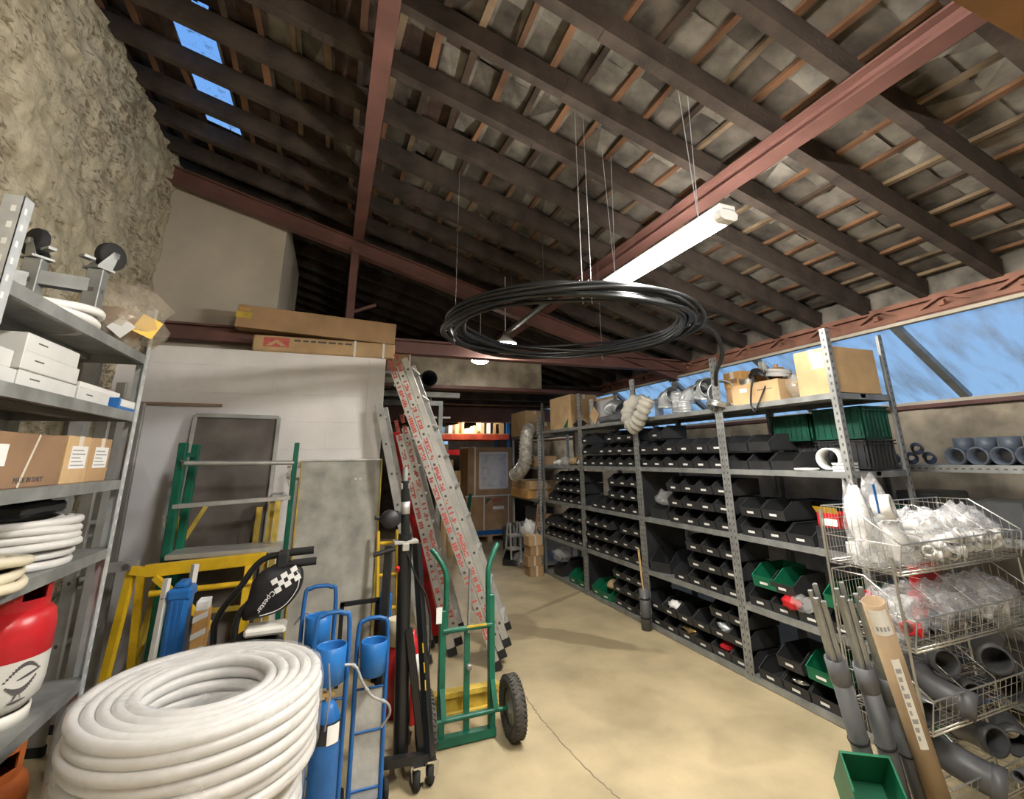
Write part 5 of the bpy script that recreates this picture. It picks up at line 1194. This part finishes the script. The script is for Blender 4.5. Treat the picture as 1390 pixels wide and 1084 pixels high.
fill(0, ['pvc_white', 'pvc_white', 'white_carton', 'conduit'], 2.80, 3.43, 6, 3, 3, .042, 'small white fitting', 100)
bags = ((2.92, .9, .12), (3.10, 0, .13), (3.28, 2, .12), (3.39, 3, .09))
for i, (x, sd, hh) in enumerate(bags):
    sack('plastic_bag', 'film_clear', (x, 1.70, BZ[0] + .12 + .004), (.115, .125, .115), 'clear crumpled bag of white fittings, topmost basket, %s from left' % ('third', 'fourth', 'fifth', 'sixth')[i], 'bag', 50 + i, .4, 3.2, flat=-.112, n=22, mm=14)
fill(1, ['red_paint', 'red_paint', 'pvc_grey', 'white_carton'], 2.50, 3.40, 6, 2, 2, .048, 'small red or grey fitting', 200)
for i, x in enumerate((2.58, 2.80, 3.02, 3.24, 3.37)):
    sack('plastic_bag', 'film_clear', (x, 1.69, BZ[1] + .105), (.12, .13, .10), 'clear bag over red fittings, second basket, %s from left' % ORD[i], 'bag', 60 + i, .4, 3.2, flat=-.098, n=20, mm=12)
m = MB(); m.b2((3.0, 1.78, BZ[1] + .01), (3.2, 1.84, BZ[1] + .25), .01); tag(m.build('carton', 'red_paint'), 'dark red carton at the back of the second basket', 'carton')
def pvc_bend(p0, p1, p2, r, label, mt='pvc_grey'):
    P = bez([p0, p1, p2], 7); m = MB(); m.bend(P, r, r * .93, 22)
    for e, o2 in ((0, 1), (-1, -2)): m.lathe([(r * .98, -.05), (r * 1.09, -.048), (r * 1.09, 0), (r * .94, 0)], P[e], P[e] - P[o2], 24)
    return tag(m.build('pipe_bend', mt), label, 'pipe bend')
z3, z4 = BZ[2], BZ[3]
for a in (((2.50, 1.56, z3 + .06), (2.56, 1.66, z3 + .07), (2.60, 1.80, z3 + .08), .045, 'grey pipe bend at the left end of the third basket'),
          ((2.70, 1.48, z3 + .075), (2.66, 1.60, z3 + .11), (2.72, 1.72, z3 + .15), .052, 'grey pipe bend with flared mouth hanging over the third basket lip'),
          ((2.70, 1.56, z3 + .22), (2.76, 1.66, z3 + .2), (2.80, 1.78, z3 + .16), .05, 'dark mouthed grey bend lying high at left of third basket'),
          ((3.00, 1.52, z3 + .20), (3.10, 1.60, z3 + .21), (3.26, 1.66, z3 + .24), .058, 'large grey pipe bend uppermost in the third basket'),
          ((3.10, 1.53, z3 + .07), (3.20, 1.62, z3 + .075), (3.36, 1.68, z3 + .10), .056, 'large grey pipe bend at right of the third basket'),
          ((2.88, 1.58, z3 + .06), (2.93, 1.68, z3 + .06), (2.95, 1.80, z3 + .06), .045, 'grey pipe bend deep in the middle of the third basket'),
          ((2.74, 1.46, z4 + .10), (2.68, 1.60, z4 + .14), (2.70, 1.76, z4 + .17), .062, 'light grey wide pipe with open mouth in the lowest basket'),
          ((2.88, 1.53, z4 + .20), (2.92, 1.64, z4 + .19), (2.98, 1.76, z4 + .16), .055, 'dark mouthed grey bend uppermost in the lowest basket'),
          ((3.06, 1.55, z4 + .15), (3.16, 1.63, z4 + .17), (3.28, 1.68, z4 + .12), .056, 'grey pipe bend at right of the lowest basket'),
          ((2.53, 1.60, z4 + .06), (2.55, 1.68, z4 + .06), (2.57, 1.8, z4 + .06), .04, 'grey pipe bend at the left end of the lowest basket')):
    pvc_bend(*a)
m = MB(); m.pipe((2.76, 1.42, z4 + .155), (3.20, 1.53, z4 + .04), .022, .018, 14); tag(m.build('pipe', 'pvc_grey'), 'thin grey pipe sticking out over the lowest basket lip', 'pipe')
m = MB(); m.b2((3.05, 1.70, z4 + .24), (3.42, 1.84, z4 + .27), .004); m.b2((3.05, 1.69, z4 + .235), (3.42, 1.70, z4 + .25), mi=1); tag(m.build('box', ['pvc_dark', 'blue_plastic']), 'dark flat box with blue edge at right of the lowest basket', 'box')
# leaning pipes, cardboard tube and a green bin before the stand
def sleeve_pipe(b, t, f, label):
    b = V(b); t = V(t); s = b.lerp(t, f); r = thing('pipe', label, 'pipe', b); x, y, d = basis_z(t - b); m = MB()
    m.pipe(b + V((0, 0, .012)), s, .037, .034, 22); m.lathe([(.0375, -.10), (.0405, -.095), (.0405, 0), (.0375, 0)], s, d, 22); m.build('sleeve', 'pvc_grey', r)
    for q in (.28, .62): m = MB(); m.lathe([(.0378, -.004), (.0405, -.003), (.0405, .003), (.0378, .004)], b.lerp(s, q), d, 22); m.build('strap', 'rubber', r)
    for i in range(4):
        a = i * 1.57 + .4; o = x * math.cos(a) * .017 + y * math.sin(a) * .017; m = MB(); e = t + o + d * (-.02 * i)
        m.bar(b + o + d * .02, e, .019, .010, up=o); m.bar(b + o * 1.2 + d * .02, e + o * .2, .012, .016, up=o); m.build('stud', 'galv_dull', r)
    return r
sleeve_pipe((2.255, 1.645, 0), (1.975, 1.594, 1.10), .745, 'leftmost grey pipe holding steel studs, leaning before the baskets')
sleeve_pipe((2.34, 1.605, 0), (2.08, 1.55, 1.105), .715, 'middle grey pipe holding steel studs, leaning before the baskets')
sleeve_pipe((2.42, 1.565, 0), (2.150, 1.520, 1.085), .69, 'rightmost grey pipe holding steel studs, beside the cardboard tube')
t = thing('cardboard_tube', 'brown cardboard tube with white label leaning before the baskets', 'tube', (2.40, 1.475, 0))
b, e = V((2.40, 1.475, .01)), V((2.049, 1.402, 1.081)); m = MB(); m.pipe(b, e, .040, .036, 26); m.build('tube', 'tube_card', t)
x, y, d = basis_z(e - b); m = MB()
def tube_patch(m, f0, f1, a0, a1, r, n=8, mi=0):
    for i in range(n):
        u, w = a0 + (a1 - a0) * i / n, a0 + (a1 - a0) * (i + 1) / n
        q = [b.lerp(e, f) + (x * math.cos(a) + y * math.sin(a)) * r for f, a in ((f0, u), (f0, w), (f1, w), (f1, u))]; nn = (x * math.cos(u) + y * math.sin(u)) * .0008
        m.prism(q, nn, mi)
vd = (V((0, 0, 1.65)) - b.lerp(e, .7)); ac = math.atan2(vd.dot(y), vd.dot(x))
tube_patch(m, .52, .82, ac - .15, ac + .55, .0402); tube_patch(m, .90, .985, ac - .8, ac + .9, .0402)
lab(m.build('label_card', 'paper', t), 'white paper label')
m = MB()
for i in range(9): tube_patch(m, .55 + i * .028, .565 + i * .028, ac - .05, ac + .15 + .25 * ((i * 7) % 3) / 2, .0412, 3)
m.build('print', 'print_grey', t); m = MB()
for i in range(4): tube_patch(m, .915, .93, ac - .5 + i * .3, ac - .3 + i * .3, .0412, 2)
m.build('print', 'print_grey', t)
m = MB(); m.b2((1.90, 1.42, 0), (2.17, 1.64, .15), .004); tag(m.build('carton', 'cardboard'), 'plain carton on the floor under the small green bin', 'carton')
gbn = bin_mesh(.17, .24, .20, .09, .12).build('storage_bin', 'green_plastic', origin=(0, 0, 0)); tag(gbn, 'green bin standing tilted at the lower right before the pipes', 'storage bin')
gbn.location = (1.95, 1.455, .235); gbn.rotation_euler = (0, -.70, .95)
sack('fittings_pile', 'galv', (2.0, 1.52, .225), (.045, .045, .03), 'shiny screws heaped in the small tilted green bin', 'fittings', 71, .7, 8)

# ------------------------------------------------------------------ shelving along the stone wall
rs = thing('shelving_unit', 'dark steel shelving along the stone wall with grey pipe tees', 'shelving', (4.1, 1.7, 0))
RX0, RX1, RY0, RY1 = 4.08, 4.62, .75, 2.85
for x, sx in ((RX0, 1), (RX1, -1)):
    for y, sy in ((RY0, 1), (RY1, -1)): m = MB(); post(m, x, y, 1.60, sx, sy); m.build('post', ['galv_dull', 'print_dark'], rs)
for z in (.15, .62, 1.10, 1.555):
    m = MB(); m.b2((RX0 + .004, RY0, z - .003), (RX1, RY1, z)); m.b2((RX0, RY0, z - .05), (RX0 + .003, RY1, z)); m.b2((RX1 - .003, RY0, z - .05), (RX1, RY1, z))
    for y in (RY0, RY1 - .003): m.b2((RX0, y, z - .05), (RX1, y + .003, z))
    y = RY0 + .06
    while y < RY1 - .06: m.b2((RX0 - .0006, y, z - .03), (RX0 + .001, y + .02, z - .02), mi=1); y += .045
    m.build('shelf', ['galv_dull', 'print_dark'], rs)
for i, y in enumerate((1.66, 1.79, 1.92, 2.05)):
    m = MB(); r = .058; c = V((4.13, y, 1.555 + r)); m.pipe(c, c + V((.30, .02, 0)), r, r * .92, 24); m.pipe(c + V((.15, .0, r * .5)), c + V((.15, 0, r + .07)), r, r * .92, 24)
    m.lathe([(r * .98, 0), (r * 1.1, .003), (r * 1.1, .045), (r * .98, .05)], c, (1, 0, 0), 24)
    tag(m.build('pipe_tee', 'pvc_blue'), 'grey pipe tee on the stone wall shelf, %s from left' % ('fourth', 'third', 'second', 'first')[i], 'pipe tee')
for i, (y, dz) in enumerate(((2.20, 0), (2.32, 0), (2.45, 0), (2.58, 0), (2.27, .07))):
    pvc_bend((4.12, y, 1.555 + .036 + dz), (4.2, y + .03, 1.60 + dz), (4.27, y + .09, 1.595 + dz + .02), .032, 'dark pipe bend left of the grey tees on wall shelf, %s' % ('nearest', 'second nearest', 'third nearest', 'farthest', 'lying on the others')[i], 'pvc_dark')
for i, y in enumerate((1.0, 1.35, 1.75, 2.2)):
    m = MB(); m.b2((4.14, y, 1.10), (4.5, y + .3, 1.10 + .22 + .04 * (i % 2)), .01); tag(m.build('carton', 'pvc_dark'), 'dark carton on the second shelf by the stone wall, %s from right' % ORD[i], 'carton')

# ------------------------------------------------------------------ hanging coil of black pipe
hc = thing('hanging_coil', 'large coil of black pipe hung flat from the roof by strings', 'pipe coil', (1.62, 3.12, 2.58))
m = MB(); rnd = random.Random(12); HC = V((1.60, 3.10, 2.60))
for i in range(15):
    R0 = .88 + rnd.uniform(-.075, .075); ox, oy = rnd.uniform(-.05, .05), rnd.uniform(-.05, .05); p1, p2 = rnd.uniform(0, 6), rnd.uniform(0, 6); dz = rnd.uniform(-.045, .05); ta = rnd.uniform(-.03, .03)
    pts = []
    for j in range(72):
        a = 2 * PI * j / 72; R1 = R0 * (1 + .018 * math.sin(2 * a + p1) + .01 * math.sin(3 * a + p2)); pts.append(HC + V((R1 * math.cos(a) + ox, R1 * math.sin(a) + oy, dz + ta * math.sin(a + p1) + .012 * math.sin(4 * a + p2))))
    m.tube(pts, .0125, 8, closed=True)
m.build('pipe', 'pe_black', hc)
m = MB(); P = bez([HC + V((.86, -.25, .0)), (2.56, 2.72, 2.62), (2.72, 2.72, 2.58), (2.86, 2.80, 2.44), (2.90, 2.93, 2.30), (3.0, 3.05, 2.22)], 8); m.tube(P, .018, 10); lab(m.build('tail', 'pe_black', hc), 'loose end hanging down to the shelf')
for i, (x, y) in enumerate(((1.32, 2.30), (1.37, 2.28), (.85, 3.55), (2.3, 3.7))):
    m = MB(); m.tube([(x, y, 2.53), (x + .01, y, roof_z(x) + .2)], .0022 if y < 3 else .0012, 5); m.tube([(x - .03, y - .02, 2.66), (x, y, 2.52), (x + .03, y + .03, 2.66)], .003, 5); m.build('string', 'cable', hc)

# ------------------------------------------------------------------ far store beyond the wall
fs = thing('shelving_unit', 'farther steel shelving beyond the long bins, with cartons', 'shelving', (3.1, 7.6, 0))
for x, sx in ((3.1, 1), (3.65, -1)):
    for y, sy in ((7.05, 1), (8.25, -1)): m = MB(); post(m, x, y, 2.30, sx, sy); m.build('post', ['galv', 'print_dark'], fs)
FZ = [.10, .55, 1.0, 1.50, 2.0]
for z in FZ:
    m = MB(); m.b2((3.104, 7.054, z - .003), (3.646, 8.246, z)); m.b2((3.1, 7.054, z - .04), (3.103, 8.246, z)); m.b2((3.104, 7.054, z - .04), (3.646, 7.057, z)); m.build('shelf', 'galv_dull', fs)
for lo, hi, mt, l in (((3.05, 7.45, 2.0), (3.40, 8.15, 2.42), 'cardboard_light', 'brown carton on top of the farther shelving'), ((3.12, 7.10, 2.0), (3.40, 7.42, 2.20), 'cardboard', 'lower brown carton on the farther shelving top'),
                      ((3.02, 7.35, 1.0), (3.50, 8.1, 1.14), 'orange_carton', 'flat amber carton on the farther shelving, lower of two'), ((3.04, 7.3, 1.141), (3.50, 8.12, 1.27), 'cardboard_light', 'flat brown carton on the farther shelving, upper of two'),
                      ((3.12, 7.12, 1.5), (3.45, 7.40, 1.66), 'cardboard', 'brown carton beneath the foil duct on farther shelving'), ((3.14, 7.5, 1.5), (3.5, 8.1, 1.62), 'red_rust', 'dull red carton on the farther shelving'),
                      ((3.13, 7.08, .55), (3.35, 7.28, .66), 'cardboard_light', 'small brown carton low on the farther shelving, lower'), ((3.14, 7.09, .661), (3.34, 7.27, .78), 'orange_carton', 'small amber carton low on the farther shelving, upper'),
                      ((3.2, 7.4, .55), (3.5, 7.9, .85), 'pvc_dark', 'dark carton low on the farther shelving')):
    carton('carton', lo, hi, mt, l)
P = bez([(3.06, 7.26, 2.10), (2.98, 7.22, 2.02), (2.96, 7.25, 1.80), (2.98, 7.32, 1.58), (2.94, 7.48, 1.42), (2.90, 7.6, 1.36)], 9); m = MB(); m.tube(P, [.105 + (.012 if i % 2 else -.008) for i in range(len(P))], 16); tag(m.build('flexible_duct', 'foil'), 'silver foil duct hanging down the farther shelving end', 'duct')
P = bez([(3.02, 7.30, 1.60), (2.98, 7.35, 1.55), (2.99, 7.4, 1.70)], 6)
sack('plastic_bag', 'film', (3.2, 7.18, 1.07), (.10, .10, .09), 'white bag on the farther shelving beside bins', 'bag', 81, .4, 3, flat=-.07)
sack('plastic_bag', 'white_card', (3.0, 7.25, .55), (.12, .13, .14), 'white bag hanging low at the farther shelving', 'bag', 82, .4, 3)
sack('plastic_bag', 'film', (2.95, 7.45, .10), (.14, .16, .10), 'grey bag lying on the floor beside the step stool', 'bag', 83, .4, 3, flat=-.10)
m = MB()
for z in (.20, .40): m.b2((2.82, 7.62, z), (3.02, 7.84, z + .03), .004)
for x in (2.83, 3.0): m.bar((x, 7.60, 0), (x, 7.66, .62), .025, .025); m.bar((x, 7.92, 0), (x, 7.76, .62), .025, .025)
tag(m.build('step_stool', 'alu'), 'small aluminium step stool before the farther shelving', 'step stool')
m = MB(); m.tube([(2.98, 7.14, .02), (3.06, 7.02, .95)], .013, 8); tag(m.build('pole', 'red_rust'), 'dark red pole leaning at the farther shelving end', 'pole')
P0 = [(2.79, 6.74, 0, .02), (2.77, 6.75, .136, -.05), (2.79, 6.73, .272, .06), (2.77, 6.72, .408, -.02)]
for i, (x, y, z, a) in enumerate(P0):
    m = MB(); R = rotz(a); m.box((x + .11, y + .11, z + .0675), (.21, .21, .133), R, .003); m.box((x + .11, y + .11, z + .0675), (.03, .2115, .1345), R, 0, 1)
    tag(m.build('carton', ['cardboard_light' if i == 3 else 'cardboard', 'tape']), 'small brown carton, %s of the floor stack at the shelving end' % ('lowest', 'second', 'third', 'topmost')[i], 'carton')
# pallet of cartons
p = thing('pallet', 'wooden pallet under the two large strapped cartons', 'pallet', (3.15, 10.1, 0))
for i in range(6): m = MB(); m.b2((2.62, 9.72 + i * .15, .115), (3.70, 9.82 + i * .15, .14)); m.build('board', 'pallet_wood', p)
for x in (2.66, 3.16, 3.66):
    for y in (9.77, 10.1, 10.48): m = MB(); m.b2((x - .05, y - .05, .02), (x + .05, y + .05, .115)); m.build('block', 'pallet_wood', p)
    m = MB(); m.b2((x - .05, 9.72, 0), (x + .05, 10.57, .02)); m.build('skid', 'pallet_wood', p)
o = MB().b2((2.65, 9.72, .141), (3.68, 10.5, .875), .006).build('carton', 'cardboard'); tag(o, 'large strapped carton directly on the pallet', 'carton')
for x in (3.02, 3.55): m = MB(); m.b2((x, 9.715, .14), (x + .02, 10.505, .88)); m.build('strap', 'paper', o)
m = MB(); m.b2((3.22, 9.717, .62), (3.46, 9.72, .68)); m.build('label_card', 'white_card', o)
m = MB(); m.b2((2.80, 9.712, .145), (3.62, 9.72, .23)); lab(m.build('film', 'blue_steel', o), 'blue film along the lower edge')
m = MB(); m.prism([(3.06, 9.718, .84), (3.20, 9.718, .84), (3.06, 9.718, .72)], (0, .001, 0)); m.build('print', 'print_dark', o); m = MB(); m.b2((3.20, 9.718, .78), (3.44, 9.7195, .82)); m.build('print', 'print_red', o)
o = MB().b2((2.68, 9.75, .88), (3.66, 10.45, 1.86), .006).build('carton', 'cardboard'); tag(o, 'upper carton with clear film window stacked on the strapped carton', 'carton')
m = MB(); m.b2((2.95, 9.744, 1.04), (3.54, 9.75, 1.74)); m.build('window_panel', 'sheet_grey', o)
m = MB()
for x in (2.92, 3.54): m.b2((x, 9.742, 1.02), (x + .025, 9.75, 1.76))
for z in (1.02, 1.74): m.b2((2.92, 9.742, z), (3.565, 9.75, z + .025))
m.build('window_trim', 'paper', o)
m = MB(); m.b2((2.82, 9.744, .88), (2.85, 10.46, 1.865)); m.build('strap', 'paper', o); m = MB(); m.b2((2.64, 9.742, .86), (3.70, 9.752, .90)); m.build('strap', 'paper', o)
m = MB(); m.b2((2.97, 9.735, 1.06), (3.52, 9.742, 1.72)); m.build('film', 'film', o)
for i, (x, h, l) in enumerate(((1.98, 1.88, 'tall pale timber board standing in the far store, left'), (2.10, 1.62, 'pale timber board standing in the far store, middle'), (2.24, 1.42, 'shorter pale timber board standing in the far store, right'))):
    m = MB(); m.bar((x, 8.72, 0), (x, 8.86, h), .10, .05); 
    if i == 0: m.b2((x - .06, 8.80, 1.66), (x + .06, 8.90, 1.90), mi=1)
    tag(m.build('timber_board', ['pine', 'cardboard_light']), l, 'board')
m = MB(); m.bar((2.32, 8.70, 0), (2.52, 8.95, 1.0), .06, .03); tag(m.build('strap', 'green_steel'), 'green board leaning beside the pale timber boards', 'board')
pr_ = thing('pallet_rack', 'pallet rack with orange-red beams and blue uprights, far back', 'rack', (3.2, 11.0, 0))
for x in (2.2, 3.95):
    for y in (10.8, 11.7): m = MB(); m.b2((x - .04, y - .03, 0), (x + .04, y + .03, 2.45)); m.build('upright', 'blue_steel' if x > 3 else 'timber_dark', pr_)
for z in (2.06, 1.72):
    for y in (10.76, 11.7): m = MB(); m.b2((2.2, y - .025, z), (3.95, y + .025, z + .12)); m.build('beam', 'rack_red' if z > 2 else 'red_paint', pr_)
m = MB(); m.b2((2.2, 10.76, 2.181), (3.95, 11.7, 2.20)); m.build('deck', 'pallet_wood', pr_)
rnd = random.Random(3)
for i in range(9):
    x = 2.5 + i * .155; hh = rnd.uniform(.12, .36); m = MB(); m.b2((x, 10.8, 2.201), (x + rnd.uniform(.05, .12), 11.2, 2.201 + hh)); tag(m.build('timber_offcut', 'pine' if i % 3 else 'white_card'), 'timber offcut standing on the orange rack, %s from left' % (ORD + ['eighth', 'ninth'])[i], 'timber')
m = MB(); m.lathe([(0, 0), (.14, 0), (.16, .38), (.15, .38), (.13, .02), (0, .02)], (3.30, 8.9, 0)); tag(m.build('bucket', 'pvc_dark'), 'dark grey bin standing right of the pallet', 'bucket')
m = MB(); m.pipe((1.30, 8.0, 2.36), (1.62, 9.2, 2.40), .02, .016); m.pipe((1.36, 8.0, 2.36), (1.75, 9.2, 2.42), .02, .016); m.bar((1.2, 8.1, 2.33), (1.9, 8.1, 2.33), .03, .03); m.bar((1.55, 8.1, 2.34), (1.55, 8.1, 2.67), .02, .02); tag(m.build('rail', 'alu'), 'aluminium rails hanging under the low ceiling', 'rail')
t = thing('strip_light', 'added strip light brightening the far store, unseen behind the far beam', 'ceiling light', (2.9, 10.75, 2.72))  # unseen lamp, added to brighten the far store
m = MB(); m.b2((2.85, 10.32, 2.72), (2.95, 11.17, 2.76)); m.build('diffuser', 'lamp_far_added', t)
m = MB(); m.b2((2.84, 10.3, 2.76), (2.96, 11.19, 2.781)); m.build('housing', 'lamp_house', t)
for o in list(scene.objects):
    if o.get('label') == '-': bpy.data.objects.remove(o)
